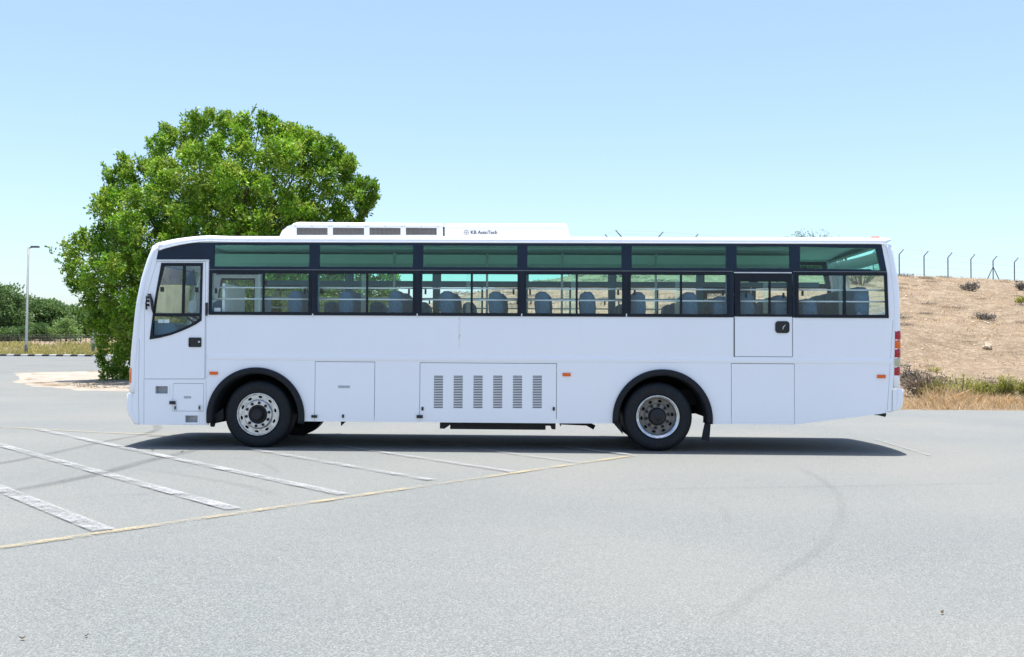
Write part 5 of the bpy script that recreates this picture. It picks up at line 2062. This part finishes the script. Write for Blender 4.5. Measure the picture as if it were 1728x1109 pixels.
shrub_px(1722, 475, 52, 26, 15, 'dark bush on the hill crest at the right edge', 'twig_dark', 'bush', 500, 0.13, stems=20)
shrub_px(1722, 503, 44, 26, 10, 'small green bush high on the slope at the right edge', 'leaf_lime', 'bush', 500, 0.10, stems=20)
shrub_px(1575, 572, 25, 24, 8, 'tiny olive tuft alone in the middle of the bare slope', 'leaf_lime', 'bush', 260, 0.06, stems=16)
shrub_px(1662, 512, 38, 40, 11, 'low grey-green bush high on the slope below the crest bush', 'twig_dark', 'bush', 600, 0.12, stems=26)

def slope_scrub():
    protos = []
    for k in range(3):
        bm = bmesh.new()
        n = 620
        cen = np.stack([np.clip(rng.normal(0, 0.27, n), -0.44, 0.44), np.clip(rng.normal(0, 0.24, n), -0.40, 0.40), np.abs(np.clip(rng.normal(0, 0.09, n), -0.2, 0.2))], 1)
        od = unit(np.stack([cen[:, 0], cen[:, 1], np.full(n, 0.25)], 1))
        bm.free()
        me = leaf_mesh('scrub_tuft', cen, od, 0.085, 0.20, 0.2)
        me.materials.append(M['twig_dark' if k != 1 else 'twig'])
        protos.append(me)
    i = 0
    while i < 190:
        x = rng.uniform(-6, 40); y = rng.uniform(19, y_ridge(x) + 0.6)
        o = link('scrub_tuft', protos[i % 3], None, None, (x, y, ground_h(x, y) - 0.02))
        s = rng.uniform(0.3, 0.9) if i % 4 else rng.uniform(0.9, 1.6)
        o.scale = (s * rng.uniform(1.0, 1.9), s, s * rng.uniform(0.5, 0.8))
        o.rotation_euler = (0, 0, rng.uniform(-0.5, 0.5))
        tag(o, 'low dry grey-brown scrub tuft on the sandy slope', 'shrub', 'dry scrub tufts on the slope')
        i += 1
slope_scrub()
# a boulder on the slope
bm = bmesh.new()
bmesh.ops.create_icosphere(bm, subdivisions=3, radius=0.20)
for v in bm.verts:
    v.co *= 1 + 0.20 * math.sin(v.co.x * 17 + v.co.z * 13) * math.cos(v.co.y * 15) + 0.07 * math.sin(v.co.x * 43 + v.co.y * 37)
    v.co.z *= 0.8
xb_, _ = B(1666, 555, 29.5)
tag(link('boulder', bm_mesh(bm, 'boulder'), M['stone'], None, (xb_, 29.5, ground_h(xb_, 29.5) + 0.1)), 'single pale brown boulder lying on the open slope', 'rock')

# ================================================================== LITTER ON THE ASPHALT
def dry_leaf(px, py, s, rz, label):
    bm = bmesh.new()
    n = 8
    rows = []
    for i in range(n + 1):
        t = i / n
        w = 0.5 * math.sin(math.pi * min(1, t * 0.96 + 0.02)) * 0.55
        a = -1.1 + 2.4 * t
        x = (t - 0.5) * 0.9
        z = 0.30 * (math.cos(a * 1.2) * -1 + 1)
        rows.append([bm.verts.new((x * s, y * w * s, (z + 0.25 * abs(y)) * s)) for y in (-1, -0.4, 0.4, 1)])
    for a, b in zip(rows[:-1], rows[1:]):
        for k in range(3):
            bm.faces.new((a[k], a[k + 1], b[k + 1], b[k]))
    me = bm_mesh(bm, 'dry_leaf', True, True)
    x, y = g0(px, py)
    o = link('dry_leaf', me, M['deadleaf'], None, (x, y, 0.006))
    o.rotation_euler = (0, 0, rz)
    tag(o, label, 'leaf', 'dry leaves on the asphalt')
dry_leaf(1590, 1037, 0.030, 0.7, 'curled brown leaf lying alone on the asphalt at lower right')
dry_leaf(38, 1081, 0.030, 0.2, 'brown leaf on the asphalt in the lower left corner, nearer the edge')
dry_leaf(146, 1076, 0.022, 0.9, 'thin pale leaf on the asphalt right of the lower left leaf')
dry_leaf(258, 761.5, 0.05, 0.1, 'dark leaf by the front end of the bus shadow')
dry_leaf(307, 764, 0.05, 0.5, 'pale crumpled leaf beside the front wheel just outside the shadow')
